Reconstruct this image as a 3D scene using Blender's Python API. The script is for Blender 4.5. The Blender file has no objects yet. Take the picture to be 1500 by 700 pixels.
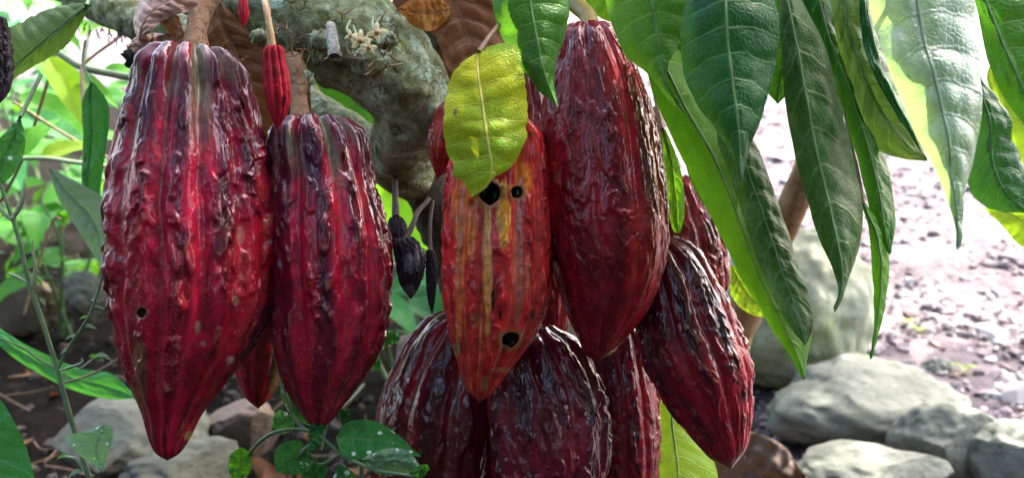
import bpy, math, random
import numpy as np
from mathutils import Vector
random.seed(4); RNG = np.random.RandomState(7)
SC = bpy.context.scene
COL = SC.collection
R = math.radians
# ------------------------------------------------------------------ camera
CAM_H, PITCH, FPX = 0.75, R(15), 1458.0
cam = bpy.data.cameras.new("camera"); cam_o = bpy.data.objects.new("camera", cam); COL.objects.link(cam_o)
cam_o.location = (0, 0, CAM_H); cam_o.rotation_euler = (R(90) - PITCH, 0, 0)
cam.lens = 35; cam.sensor_width = 36; cam.clip_start = 0.02; cam.clip_end = 600
cam.dof.use_dof = True; cam.dof.focus_distance = 0.56; cam.dof.aperture_fstop = 11
SC.camera = cam_o
# ------------------------------------------------------------------ light
SUN_DIR = np.array([0.50, 0.52, 0.78]); SUN_DIR /= np.linalg.norm(SUN_DIR)      # towards the sun
SUN_EL = math.asin(SUN_DIR[2]); SUN_AZ = math.atan2(SUN_DIR[0], SUN_DIR[1])
w = bpy.data.worlds.new("World"); SC.world = w; w.use_nodes = True
nt = w.node_tree; nt.nodes.clear()
wo = nt.nodes.new("ShaderNodeOutputWorld"); bg = nt.nodes.new("ShaderNodeBackground"); sk = nt.nodes.new("ShaderNodeTexSky")
sk.sky_type = 'NISHITA'; sk.sun_disc = False; sk.sun_elevation = SUN_EL; sk.sun_rotation = SUN_AZ
sk.dust_density = 5.0; sk.air_density = 1.0; sk.ozone_density = 1.0
nt.links.new(sk.outputs[0], bg.inputs[0]); bg.inputs[1].default_value = 0.15; nt.links.new(bg.outputs[0], wo.inputs[0])
sl = bpy.data.lights.new("sun", 'SUN'); sl.energy = 2.0; sl.angle = R(0.5); sl.color = (1.0, 0.95, 0.86)
so = bpy.data.objects.new("sun", sl); COL.objects.link(so)
so.rotation_euler = Vector(tuple(SUN_DIR)).to_track_quat('Z', 'Y').to_euler()
SC.view_settings.view_transform = 'Standard'; SC.view_settings.look = 'None'
SC.view_settings.exposure = 3.25; SC.view_settings.gamma = 1.0; SC.view_settings.use_white_balance = True; SC.view_settings.white_balance_temperature = 6850; SC.view_settings.white_balance_tint = 11; SC.view_settings.use_curve_mapping = False
SC.cycles.max_bounces = 6; SC.cycles.transparent_max_bounces = 6; SC.cycles.sample_clamp_indirect = 6
SC.cycles.use_denoising = True
SC.cycles.caustics_reflective = False; SC.cycles.caustics_refractive = False
# ------------------------------------------------------------------ maths
AX = np.array([1., 0, 0]); AU = np.array([0, math.sin(PITCH), math.cos(PITCH)]); AF = np.array([0, math.cos(PITCH), -math.sin(PITCH)])
C0 = np.array([0, 0, CAM_H])
def P(x, y, d):
    x = np.asarray(x, float); y = np.asarray(y, float); d = np.asarray(d, float)
    x, y, d = np.broadcast_arrays(x, y, d)
    return C0 + AX * ((x - 750) / FPX * d)[..., None] + AU * ((350 - y) / FPX * d)[..., None] + AF * d[..., None]
def G(x, y, h=0.0):
    v = AX * (x - 750) / FPX + AU * (350 - y) / FPX + AF
    return C0 + v * ((h - CAM_H) / v[2])
def proj(p):
    q = p - C0; d = q @ AF
    return 750 + q @ AX / d * FPX, 350 - q @ AU / d * FPX
_perm = {}
def perlin(p, seed=0):
    if seed not in _perm:
        r = np.random.RandomState(seed + 11); t = r.permutation(256)
        g = r.normal(size=(256, 3)); g /= np.linalg.norm(g, axis=1)[:, None]
        _perm[seed] = (np.concatenate([t, t, t]), g)
    t, g = _perm[seed]
    i = np.floor(p).astype(int); f = p - i; i &= 255
    u = f * f * f * (f * (f * 6 - 15) + 10)
    res = 0
    for dx in (0, 1):
        for dy in (0, 1):
            for dz in (0, 1):
                h = t[t[t[(i[:, 0] + dx) & 255] + ((i[:, 1] + dy) & 255)] + ((i[:, 2] + dz) & 255)]
                gr = g[h]
                dot = gr[:, 0] * (f[:, 0] - dx) + gr[:, 1] * (f[:, 1] - dy) + gr[:, 2] * (f[:, 2] - dz)
                wx = u[:, 0] if dx else 1 - u[:, 0]; wy = u[:, 1] if dy else 1 - u[:, 1]; wz = u[:, 2] if dz else 1 - u[:, 2]
                res = res + dot * wx * wy * wz
    return res * 1.6
def fbm(p, seed=0, n=4, gain=.5):
    a, s, f = 1, 0, 1
    for k in range(n):
        s = s + a * perlin(p * f, seed + k); a *= gain; f *= 2.03
    return s
def sst(a, b, x):
    t = np.clip((x - a) / (b - a), 0, 1); return t * t * (3 - 2 * t)
def mixc(a, b, t):
    return a * (1 - t[..., None]) + np.asarray(b, float) * t[..., None]
def spline(pts, n):
    """Catmull-Rom through pts, n samples spaced by chord length of the first two or three columns."""
    p = np.asarray(pts, float); k = len(p)
    if k == 2: return p[0] + (p[1] - p[0]) * np.linspace(0, 1, n)[:, None]
    e = np.vstack([2 * p[0] - p[1], p, 2 * p[-1] - p[-2]])
    out = []
    for i in range(k - 1):
        t = np.linspace(0, 1, 24, endpoint=False)[:, None]
        a, b, c, d = e[i], e[i + 1], e[i + 2], e[i + 3]
        out.append(.5 * (2 * b + (c - a) * t + (2 * a - 5 * b + 4 * c - d) * t ** 2 + (3 * b - a - 3 * c + d) * t ** 3))
    out.append(p[-1:]); q = np.vstack(out)
    s = np.concatenate([[0], np.cumsum(np.linalg.norm(np.diff(q, axis=0), axis=1) + 1e-9)])
    t = np.linspace(0, s[-1], n)
    return np.stack([np.interp(t, s, q[:, j]) for j in range(q.shape[1])], 1)
# ------------------------------------------------------------------ mesh helpers
def mesh_from(name, V, F, mat, parent=None, origin=None, smooth=True, uv=None, col=None, attrs=None):
    """V world coordinates (n,3); F int array (m,k). One mesh object; origin = where its pivot stands."""
    V = np.asarray(V, float); F = np.asarray(F, int)
    if parent is not None:
        org = np.array(parent['_o']); base = org
    else:
        org = np.asarray(origin if origin is not None else V.mean(0), float); base = org
    me = bpy.data.meshes.new(name)
    k = F.shape[1]
    me.vertices.add(len(V)); me.vertices.foreach_set("co", (V - base).astype(np.float32).ravel())
    me.loops.add(F.size); me.loops.foreach_set("vertex_index", F.astype(np.int32).ravel())
    me.polygons.add(len(F)); me.polygons.foreach_set("loop_start", np.arange(0, F.size, k, dtype=np.int32))
    me.polygons.foreach_set("loop_total", np.full(len(F), k, dtype=np.int32))
    me.polygons.foreach_set("use_smooth", np.full(len(F), smooth))
    if uv is not None:
        l = me.uv_layers.new(name="UVMap"); l.data.foreach_set("uv", np.asarray(uv, np.float32)[F.ravel()].ravel())
    if col is not None:
        a = me.color_attributes.new("Pigment", 'FLOAT_COLOR', 'POINT')
        c = np.ones((len(V), 4), np.float32); c[:, :3] = np.clip(col, 0, 1); a.data.foreach_set("color", c.ravel())
    for n_, v_ in (attrs or {}).items():
        a = me.attributes.new(n_, 'FLOAT', 'POINT'); a.data.foreach_set("value", np.asarray(v_, np.float32))
    me.update(calc_edges=True); me.validate()
    me.materials.append(mat)
    o = bpy.data.objects.new(name, me); COL.objects.link(o)
    if parent is not None: o.parent = parent; o['_o'] = list(org)
    else: o.location = org; o['_o'] = list(org)
    return o
def thing(name, label, cat, loc, group=None, kind=None):
    o = bpy.data.objects.new(name, None); COL.objects.link(o); o.location = loc; o.empty_display_size = .02
    o['_o'] = [float(v) for v in loc]; o['label'] = label; o['category'] = cat
    if group: o['group'] = group
    if kind: o['kind'] = kind
    return o
def tag(o, label=None, cat=None, group=None, kind=None):
    if label: o['label'] = label
    if cat: o['category'] = cat
    if group: o['group'] = group
    if kind: o['kind'] = kind
    return o
def gridF(nu, nv, wrap=False):
    """vertices indexed [v*nu+u]; faces"""
    u = np.arange(nu if wrap else nu - 1); v = np.arange(nv - 1)
    U, Vv = np.meshgrid(u, v); U = U.ravel(); Vv = Vv.ravel(); U2 = (U + 1) % nu
    return np.stack([Vv * nu + U, Vv * nu + U2, (Vv + 1) * nu + U2, (Vv + 1) * nu + U], 1)
def tube(path, rad, nu=12, ns=None, bump=None, seed=0, caps=True):
    """path (k,3) world points, rad per point -> V,F. bump=(amp relative, freq)"""
    n = ns or max(6, len(path) * 5)
    q = spline(np.column_stack([path, np.broadcast_to(rad, (len(path),))]), n)
    c, r = q[:, :3], q[:, 3]
    T = np.gradient(c, axis=0); T /= np.linalg.norm(T, axis=1)[:, None] + 1e-12
    ref = np.array([0, -1., 0.2]); 
    if abs(T.mean(0) @ ref) > .9: ref = np.array([1., 0, 0])
    A = np.cross(T, ref); A /= np.linalg.norm(A, axis=1)[:, None] + 1e-12; B = np.cross(T, A)
    th = np.linspace(0, 2 * np.pi, nu, endpoint=False)
    N = A[:, None] * np.cos(th)[None, :, None] + B[:, None] * np.sin(th)[None, :, None]
    V = (c[:, None] + N * r[:, None, None]).reshape(-1, 3); Nn = N.reshape(-1, 3)
    if bump:
        a, f = bump
        h = fbm(V * f, seed, 4)
        V = V + Nn * (h * a * np.repeat(r, nu))[:, None]
    F = gridF(nu, n, True)
    if caps:
        k = len(V); V = np.vstack([V, c[:1], c[-1:]])
        i = np.arange(nu); j = (i + 1) % nu
        F = np.vstack([F, np.stack([j, i, np.full(nu, k), np.full(nu, k)], 1)[:, [0, 1, 2, 2]], np.stack([(n - 1) * nu + i, (n - 1) * nu + j, np.full(nu, k + 1), np.full(nu, k + 1)], 1)])
        # degenerate quads are cleaned by validate()
    return V, F
def join(parts):
    Vs, Fs, o = [], [], 0
    for V, F in parts:
        Vs.append(V); Fs.append(F + o); o += len(V)
    return np.vstack(Vs), np.vstack(Fs)
def pxpath(pts, d=None):
    a = np.array([(p[0], p[1], p[2] if len(p) > 2 else d) for p in pts], float)
    return P(a[:, 0], a[:, 1], a[:, 2])
# ------------------------------------------------------------------ node helper
class N:
    def __init__(s, name):
        s.m = bpy.data.materials.new(name); s.m.use_nodes = True; s.t = s.m.node_tree; s.t.nodes.clear()
        s.out = s.t.nodes.new("ShaderNodeOutputMaterial")
    def n(s, typ, **kw):
        x = s.t.nodes.new("ShaderNode" + typ)
        for k, v in kw.items():
            if k.startswith("i_"):
                k = k[2:]; k = int(k) if k.isdigit() else k.replace("_", " ")
                inp = x.inputs[k]
                if hasattr(v, 'is_output'): s.t.links.new(v, inp)
                else: inp.default_value = v
            else: setattr(x, k, v)
        return x
    def math(s, op, a, b=0.0, c=0.0, clamp=False):
        x = s.t.nodes.new("ShaderNodeMath"); x.operation = op; x.use_clamp = clamp
        for i, v in enumerate((a, b, c)):
            if hasattr(v, 'is_output'): s.t.links.new(v, x.inputs[i])
            elif i < len(x.inputs): x.inputs[i].default_value = v
        return x.outputs[0]
    def mix(s, f, a, b, mode='MIX'):
        x = s.t.nodes.new("ShaderNodeMix"); x.data_type = 'RGBA'; x.blend_type = mode; x.clamp_factor = True
        for i, v in ((0, f), (6, a), (7, b)):
            if hasattr(v, 'is_output'): s.t.links.new(v, x.inputs[i])
            else: x.inputs[i].default_value = v if i == 0 else (*v, 1) if len(v) == 3 else v
        return x.outputs[2]
    def ramp(s, f, lo, hi):
        x = s.t.nodes.new("ShaderNodeMapRange"); x.interpolation_type = 'SMOOTHSTEP'
        s.t.links.new(f, x.inputs[0]); x.inputs[1].default_value = lo; x.inputs[2].default_value = hi
        return x.outputs[0]
    def noise(s, vec, scale, detail=4, rough=.55, dist=0.0):
        x = s.n("TexNoise"); s.t.links.new(vec, x.inputs['Vector']); x.inputs['Scale'].default_value = scale
        x.inputs['Detail'].default_value = detail; x.inputs['Roughness'].default_value = rough; x.inputs['Distortion'].default_value = dist
        return x.outputs['Fac']
    def vor(s, vec, scale, feature='F1', rnd=1.0):
        x = s.n("TexVoronoi"); x.feature = feature; s.t.links.new(vec, x.inputs['Vector']); x.inputs['Scale'].default_value = scale
        x.inputs['Randomness'].default_value = rnd
        return x
    def obj(s): return s.n("TexCoord").outputs['Object']
    def scaled(s, vec, sc):
        x = s.n("Mapping"); s.t.links.new(vec, x.inputs['Vector']); x.inputs['Scale'].default_value = sc; return x.outputs[0]
    def bump(s, h, strength=.3, dist=.001, normal=None):
        x = s.n("Bump"); s.t.links.new(h, x.inputs['Height']); x.inputs['Strength'].default_value = strength; x.inputs['Distance'].default_value = dist
        if normal is not None: s.t.links.new(normal, x.inputs['Normal'])
        return x.outputs[0]
    def pbsdf(s, col, rough=.5, normal=None, coat=0.0, coat_rough=.1, spec=.5, coat_n=None, **kw):
        x = s.n("BsdfPrincipled")
        for k, v in (('Base Color', col), ('Roughness', rough), ('Coat Weight', coat), ('Coat IOR', 1.43), ('Coat Roughness', coat_rough), ('Specular IOR Level', spec)):
            if hasattr(v, 'is_output'): s.t.links.new(v, x.inputs[k])
            else: x.inputs[k].default_value = (*v, 1) if isinstance(v, (tuple, list)) and len(v) == 3 else v
        if normal is not None:
            s.t.links.new(normal, x.inputs['Normal']); s.t.links.new(coat_n if coat_n is not None else normal, x.inputs['Coat Normal'])
        return x.outputs[0]
    def done(s, sh): s.t.links.new(sh, s.out.inputs[0]); return s.m
# ------------------------------------------------------------------ materials
def pod_material(name, dust=0.5, rough=.3, coat=.8):
    m = N(name); o = m.obj()
    c = m.n("VertexColor"); c.layer_name = "Pigment"
    col = c.outputs[0]
    f = m.noise(o, 900, 3, .6); sp = m.ramp(f, .56, .68)
    big = m.ramp(m.noise(o, 28, 3), .42, .62)
    at = m.n("Attribute"); at.attribute_name = "dusty"
    amt = m.math('MULTIPLY', m.math('MULTIPLY', sp, big), m.math('MULTIPLY', at.outputs['Fac'], dust), clamp=True)
    col = m.mix(amt, col, (.42, .24, .2))
    dk = m.ramp(m.noise(o, 160, 5, .65), .35, .6)
    col = m.mix(m.math('MULTIPLY', m.math('SUBTRACT', 1.0, dk), .45), col, (.035, .004, .006))
    # rare black pits and pale nicks
    v = m.vor(o, 130); pit = m.math('LESS_THAN', v.outputs['Distance'], .075)
    col = m.mix(m.math('MULTIPLY', pit, m.ramp(m.noise(o, 21, 2), .52, .6)), col, (.03, .012, .008))
    h = m.math('ADD', m.math('MULTIPLY', m.noise(o, 380, 4, .6), 1.0), m.math('MULTIPLY', m.noise(o, 1500, 2), .25))
    nm = m.bump(h, .25, .0010); cn = m.bump(h, .08, .0006)
    rr = m.math('ADD', m.math('MULTIPLY', m.noise(o, 90, 3), .3), m.math('MULTIPLY', at.outputs['Fac'], .22))
    rr = m.math('ADD', rr, rough - .17)
    return m.done(m.pbsdf(col, rr, nm, coat, .05, .05, coat_n=cn))
POD = pod_material("pod_skin", .75, .42, 1.0); POD_DULL = pod_material("pod_skin_dull", .3, .45, .15); POD_BLACK = pod_material("pod_skin_black", .8, .45, .2)
def leaf_material(name, c1, c2, vein, trans, nv=9, slope=.9, trans_f=.32, rough=.38, spots=0, mott=7., mott2=None, blem=None, spec=.14, back=None, veinw=.045, vstr=.8):
    """c1/c2 blade colours, vein colour, trans = colour of light passed through"""
    m = N(name); o = m.obj(); uv = m.n("TexCoord").outputs['UV']; sep = m.n("SeparateXYZ"); m.t.links.new(uv, sep.inputs[0])
    u = m.math('ABSOLUTE', m.math('SUBTRACT', m.math('MULTIPLY', sep.outputs[0], 2.0), 1.0)); v = sep.outputs[1]
    wob = m.math('MULTIPLY', m.math('SUBTRACT', m.noise(uv, 5, 2), .5), .35)
    ph = m.math('ADD', m.math('SUBTRACT', m.math('MULTIPLY', v, float(nv)), m.math('MULTIPLY', m.math('POWER', u, 1.25), slope)), wob)
    d = m.math('ABSOLUTE', m.math('SUBTRACT', m.math('FRACT', ph), .5))          # .5 on the vein
    lat = m.ramp(d, .5 - veinw * 1.6, .5 - veinw * .3)
    mid = m.math('SUBTRACT', 1.0, m.ramp(u, .018, .05))
    ve = m.math('MAXIMUM', m.math('MULTIPLY', lat, m.math('SUBTRACT', 1.0, m.math('MULTIPLY', u, .55))), mid)
    net = m.vor(o, 330, 'DISTANCE_TO_EDGE'); netl = m.math('SUBTRACT', 1.0, m.ramp(net.outputs['Distance'], .02, .14))
    ns = m.noise(o, mott * 4, 5, .6); col = m.mix(m.ramp(ns, .35, .65), c1, c2)
    if mott2:
        col = m.mix(m.math('MULTIPLY', m.ramp(m.noise(o, 55, 5, .65, .6), .47, .66), .9), col, mott2)
    if back:
        g = m.n("NewGeometry"); col = m.mix(m.math('MULTIPLY', g.outputs['Backfacing'], .8), col, back)
    col = m.mix(m.math('MULTIPLY', netl, .18), col, vein)
    col = m.mix(m.math('MULTIPLY', ve, vstr), col, tuple(min(1, x * 1.25) for x in vein))
    tcol = m.mix(m.math('MULTIPLY', ve, .6), m.mix(m.ramp(ns, .35, .65), trans, tuple(x * .72 for x in trans)), tuple(x * .55 for x in trans))
    if spots:
        vo = m.vor(o, spots); s_ = m.math('LESS_THAN', vo.outputs['Distance'], m.math('ADD', .05, m.math('MULTIPLY', m.noise(o, spots * .9, 1), .32)))
        col = m.mix(s_, col, (.75, .8, .7))
    if blem:
        vo = m.vor(m.scaled(o, (1, 1, .6)), 70); b_ = m.math('MULTIPLY', m.math('LESS_THAN', vo.outputs['Distance'], .17), m.ramp(m.noise(o, 40, 3), .5, .6))
        col = m.mix(b_, col, blem); tcol = m.mix(b_, tcol, tuple(x * .5 for x in blem))
    dv = m.vor(o, 240); dd_ = m.math('MULTIPLY', m.math('LESS_THAN', dv.outputs['Distance'], .10), m.ramp(m.noise(o, 30, 3), .50, .58))
    col = m.mix(m.math('MULTIPLY', dd_, .7), col, (.34, .36, .22))
    dv2 = m.vor(m.scaled(o, (1.3, 1.1, 1)), 95); d2_ = m.math('MULTIPLY', m.math('LESS_THAN', dv2.outputs['Distance'], .085), m.ramp(m.noise(o, 17, 3), .52, .56))
    col = m.mix(d2_, col, (.10, .06, .02))
    h = m.math('SUBTRACT', m.math('MULTIPLY', m.noise(o, 260, 4), .5), m.math('ADD', m.math('MULTIPLY', ve, .9), m.math('MULTIPLY', netl, .35)))
    nm = m.bump(h, .45, .0009)
    rr = m.math('ADD', m.math('MULTIPLY', m.noise(o, 60, 3), .25), rough - .12)
    p = m.pbsdf(col, rr, nm, 0, .2, spec)
    tr = m.n("BsdfTranslucent"); m.t.links.new(tcol, tr.inputs[0]); m.t.links.new(nm, tr.inputs['Normal'])
    mx = m.n("MixShader"); mx.inputs[0].default_value = trans_f; m.t.links.new(p, mx.inputs[1]); m.t.links.new(tr.outputs[0], mx.inputs[2])
    return m.done(mx.outputs[0])
LM = {}
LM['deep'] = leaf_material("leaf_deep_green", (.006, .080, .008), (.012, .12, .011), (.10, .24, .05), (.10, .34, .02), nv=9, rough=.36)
LM['blue'] = leaf_material("leaf_blue_green", (.003, .060, .022), (.008, .098, .030), (.09, .22, .08), (.08, .30, .03), nv=9, rough=.30)
LM['mid'] = leaf_material("leaf_mid_green", (.016, .11, .012), (.032, .16, .016), (.15, .28, .06), (.16, .45, .03), nv=9, rough=.42)
LM['dull'] = leaf_material("leaf_weathered", (.010, .062, .012), (.020, .100, .016), (.16, .22, .09), (.08, .22, .03), nv=9, rough=.42, mott2=(.13, .18, .09))
LM['bright'] = leaf_material("leaf_backlit_green", (.035, .18, .010), (.05, .24, .014), (.13, .28, .05), (.25, .62, .03), nv=10, rough=.42, trans_f=.5)
LM['lime'] = leaf_material("leaf_lime", (.14, .27, .02), (.20, .32, .03), (.3, .36, .08), (.45, .75, .04), nv=9, rough=.45, trans_f=.5)
LM['under'] = leaf_material("leaf_underside", (.09, .15, .035), (.11, .18, .045), (.045, .10, .02), (.22, .42, .05), nv=10, rough=.6, spec=.3)
LM['yellow'] = leaf_material("leaf_yellowing", (.12, .30, .008), (.46, .49, .008), (.5, .45, .08), (.6, .62, .03), nv=9, rough=.42, mott=5., trans_f=.3, blem=(.13, .09, .04), veinw=.03)
LM['silver'] = leaf_material("leaf_silvery", (.14, .22, .20), (.17, .27, .22), (.23, .33, .25), (.5, .85, .22), nv=9, rough=.25, trans_f=.38, spec=.8, mott2=(.26, .33, .34), vstr=.4)
LM['spot'] = leaf_material("leaf_spotted", (.020, .17, .035), (.035, .23, .05), (.09, .22, .08), (.12, .4, .05), nv=5, rough=.4, spots=130)
LM['spotpale'] = leaf_material("leaf_spotted_pale", (.13, .26, .14), (.16, .30, .17), (.2, .36, .2), (.3, .6, .2), nv=5, rough=.35, spots=230)
LM['weed'] = leaf_material("leaf_weed", (.035, .20, .018), (.07, .29, .022), (.12, .26, .06), (.17, .50, .02), nv=6, rough=.42, trans_f=.38)
LM['weed2'] = leaf_material("leaf_weed_cool", (.014, .14, .035), (.03, .19, .045), (.08, .2, .08), (.06, .28, .03), nv=6, rough=.4, trans_f=.3)
LM['pale'] = leaf_material("leaf_pale_grey", (.12, .19, .13), (.15, .22, .15), (.2, .27, .18), (.2, .4, .12), nv=8, rough=.5)
LM['brown'] = leaf_material("leaf_dead_brown", (.17, .07, .03), (.26, .11, .05), (.3, .17, .09), (.4, .14, .03), nv=7, rough=.42, trans_f=.15, blem=(.07, .03, .015))
LM['darkbrown'] = leaf_material("leaf_dead_dark", (.07, .03, .014), (.12, .05, .022), (.16, .08, .035), (.3, .1, .02), nv=7, rough=.45, trans_f=.15)
LM['greybrown'] = leaf_material('leaf_dead_greybrown', (.075, .05, .04), (.12, .085, .07), (.16, .12, .1), (.1, .05, .02), nv=7, rough=.5, trans_f=.06)
LM['orange'] = leaf_material("leaf_dead_orange", (.36, .13, .03), (.45, .2, .05), (.2, .07, .02), (.6, .22, .03), nv=7, rough=.5, trans_f=.3)
LM['pinkbrown'] = leaf_material("leaf_dead_pinkish", (.33, .17, .12), (.42, .24, .17), (.25, .12, .08), (.4, .2, .1), nv=7, rough=.3, trans_f=.1)
LM['unseen_crown'] = LM['grove'] = leaf_material('leaf_darkened_unseen', (.008, .030, .008), (.014, .045, .010), (.03, .06, .02), (.03, .10, .01), nv=9, rough=.55, spec=.15, trans_f=.2)  # leaf green darkened so the unseen foliage reflects dark in the pods
def bark_material(name, a, b, lichen, moss, crack, sc=1.0):
    m = N(name); o = m.obj()
    col = m.mix(m.ramp(m.noise(o, 60 * sc, 6, .65, .4), .38, .62), a, b)
    v = m.vor(o, 75 * sc); 
    li = m.math('MULTIPLY', m.ramp(m.noise(o, 34 * sc, 6, .7, .5), .50, .60), m.ramp(m.noise(o, 300 * sc, 4, .6), .36, .50))
    col = m.mix(m.math('MULTIPLY', li, .85), col, lichen)
    mo = m.math('MULTIPLY', m.ramp(m.noise(m.scaled(o, (1, 1, 1.3)), 22 * sc, 5, .7), .56, .66), m.ramp(m.noise(o, 420 * sc, 3), .4, .55))
    col = m.mix(m.math('MULTIPLY', mo, .8), col, moss)
    ck = m.vor(m.scaled(o, (1.0, 1.0, 1.0)), 120 * sc, 'DISTANCE_TO_EDGE'); 
    ckl = m.math('MULTIPLY', m.math('SUBTRACT', 1.0, m.ramp(ck.outputs['Distance'], .01, .07)), m.ramp(m.noise(o, 45 * sc, 3), .48, .6))
    dk = m.ramp(m.noise(o, 150 * sc, 6, .75, .8), .30, .47)
    col = m.mix(m.math('MULTIPLY', m.math('MAXIMUM', ckl, m.math('SUBTRACT', 1.0, dk)), .8), col, crack)
    h = m.math('ADD', m.noise(o, 160 * sc, 8, .75, .4), m.math('MULTIPLY', ckl, -.5))
    h = m.math('ADD', h, m.math('MULTIPLY', li, .15))
    return m.done(m.pbsdf(col, .75, m.bump(h, .9, .003), 0, .2, .3))
BARK = bark_material("bark_lichened", (.17, .18, .07), (.38, .42, .23), (.58, .76, .58), (.26, .32, .02), (.03, .02, .008), 1.3)
BARK_DARK = bark_material("bark_dark", (.035, .026, .016), (.06, .048, .03), (.08, .10, .06), (.07, .1, .02), (.015, .01, .006))
BARK_TAN = bark_material("bark_tan", (.26, .14, .06), (.36, .2, .09), (.4, .27, .15), (.2, .17, .05), (.09, .04, .02))
STALK = bark_material("stalk_brown", (.24, .13, .07), (.33, .19, .10), (.4, .26, .16), (.22, .15, .06), (.08, .035, .02), 2.0)
def plain(name, col, rough=.6, col2=None, sc=120, bump=.3, bd=.0006, spec=.4, trans=None):
    m = N(name); o = m.obj(); ns = m.noise(o, sc, 5, .6)
    c = m.mix(m.ramp(ns, .35, .65), col, col2 or tuple(x * .7 for x in col))
    s_ = m.pbsdf(c, rough, m.bump(ns, bump, bd), 0, .2, spec)
    if trans:
        tr = m.n("BsdfTranslucent"); tr.inputs[0].default_value = (*trans, 1)
        mx = m.n("MixShader"); mx.inputs[0].default_value = .35; m.t.links.new(s_, mx.inputs[1]); m.t.links.new(tr.outputs[0], mx.inputs[2]); s_ = mx.outputs[0]
    return m.done(s_)
STEM = plain("stem_green", (.13, .22, .09), .5, (.09, .15, .07)); STEM_PALE = plain("stem_pale", (.3, .36, .2), .5, (.2, .28, .14))
STEM_BROWN = plain("stem_brown", (.22, .13, .07), .55); PEDUNCLE = plain("stalk_yellowish", (.48, .32, .14), .5, (.38, .2, .09), 200)
MIDRIB = plain("midrib", (.10, .20, .05), .45); MIDRIB_Y = plain("midrib_yellow", (.55, .45, .09), .45); MIDRIB_B = plain("midrib_brown", (.25, .12, .06), .5)
DRYSTALK = plain("stalk_dry", (.07, .05, .035), .8); PETAL = plain("petal", (.78, .74, .5), .5, (.7, .6, .25), 300, trans=(.8, .75, .4))
STUB = plain("cut_stub", (.36, .37, .32), .8, (.14, .14, .11), 260, .6, .001)
SOILBLACK = plain("black_debris", (.012, .01, .009), .8, (.03, .025, .02), 400, 1, .003)
def rock_material(name, a, b, stain, sc=1.0, algae=.0):
    m = N(name); o = m.obj()
    col = m.mix(m.ramp(m.noise(o, 9 * sc, 6, .6), .35, .65), a, b)
    col = m.mix(m.math('MULTIPLY', m.ramp(m.noise(o, 5 * sc, 5, .65, .3), .48, .66), .75), col, stain)
    sp = m.ramp(m.noise(o, 240, 4, .7), .58, .7); col = m.mix(m.math('MULTIPLY', sp, .5), col, tuple(min(1, x * 1.7) for x in b))
    dk = m.ramp(m.noise(o, 70, 6, .7), .33, .46); col = m.mix(m.math('MULTIPLY', m.math('SUBTRACT', 1.0, dk), .6), col, tuple(x * .35 for x in a))
    h = m.math('ADD', m.noise(o, 40, 8, .65), m.math('MULTIPLY', m.noise(o, 7, 4), 1.5))
    return m.done(m.pbsdf(col, .8, m.bump(h, .45, .005), 0, .2, .3))
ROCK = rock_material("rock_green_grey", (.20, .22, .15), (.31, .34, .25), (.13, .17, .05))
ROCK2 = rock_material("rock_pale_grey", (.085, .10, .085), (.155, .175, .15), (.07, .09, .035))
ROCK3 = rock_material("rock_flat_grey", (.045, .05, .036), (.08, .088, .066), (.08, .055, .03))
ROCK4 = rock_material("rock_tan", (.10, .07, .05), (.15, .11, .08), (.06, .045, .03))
# ------------------------------------------------------------------ ground: one sheet to the horizon
def ground():
    n = 420
    s = np.linspace(-1, 1, n); k = 7.2
    g = np.sinh(s * k) / np.sinh(k) * 260
    X, Y = np.meshgrid(g, g + 1.6)
    p = np.stack([X.ravel(), Y.ravel(), np.zeros(X.size)], 1)
    near = np.exp(-((p[:, 0]) ** 2 + (p[:, 1] - 1.8) ** 2) / 30)
    z = near * (.022 * fbm(p * 3.1, 3, 4) + .006 * fbm(p * 22, 9, 3)) + .15 * (1 - near) * perlin(p * .06, 5)
    p[:, 2] = z
    m = N("ground_soil"); gm = m.n("NewGeometry"); o = gm.outputs['Position']; sp = m.n("SeparateXYZ"); m.t.links.new(o, sp.inputs[0])
    n1 = m.noise(o, 26, 8, .7); n2 = m.noise(o, 3.5, 5, .6)
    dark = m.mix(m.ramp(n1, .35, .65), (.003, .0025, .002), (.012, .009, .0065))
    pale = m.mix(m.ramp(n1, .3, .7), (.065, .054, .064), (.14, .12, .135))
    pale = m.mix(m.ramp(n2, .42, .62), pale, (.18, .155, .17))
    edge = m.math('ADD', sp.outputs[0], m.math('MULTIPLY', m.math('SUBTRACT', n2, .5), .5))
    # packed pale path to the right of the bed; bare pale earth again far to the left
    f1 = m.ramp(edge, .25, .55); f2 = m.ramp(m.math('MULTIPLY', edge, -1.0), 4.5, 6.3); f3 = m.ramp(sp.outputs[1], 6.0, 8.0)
    f = m.math('MAXIMUM', m.math('MAXIMUM', f1, f2), f3); f = m.math('MULTIPLY', f, m.ramp(m.math('ADD', sp.outputs[1], m.math('MULTIPLY', n2, .8)), .8, 1.5))  # kept dark near and behind the viewpoint so no bright ground reflects in pods
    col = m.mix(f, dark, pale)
    h = m.math('ADD', n1, m.math('MULTIPLY', m.noise(o, 120, 5, .7), .5))
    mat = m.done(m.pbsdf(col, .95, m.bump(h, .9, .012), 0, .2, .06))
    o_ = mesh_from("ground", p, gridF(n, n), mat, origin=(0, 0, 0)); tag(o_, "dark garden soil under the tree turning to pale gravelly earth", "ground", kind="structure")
ground()
def icosphere(sub):
    import bmesh
    bm = bmesh.new(); bmesh.ops.create_icosphere(bm, subdivisions=sub, radius=1)
    V = np.array([v.co[:] for v in bm.verts]); F = np.array([[v.index for v in f.verts] for f in bm.faces]); bm.free(); return V, F
ICO1, ICO2, ICO3, ICO5 = icosphere(1), icosphere(2), icosphere(3), icosphere(6)
def zrot(a):
    c, s = np.cos(a), np.sin(a); return np.array([[c, -s, 0], [s, c, 0], [0, 0, 1.]])
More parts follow.
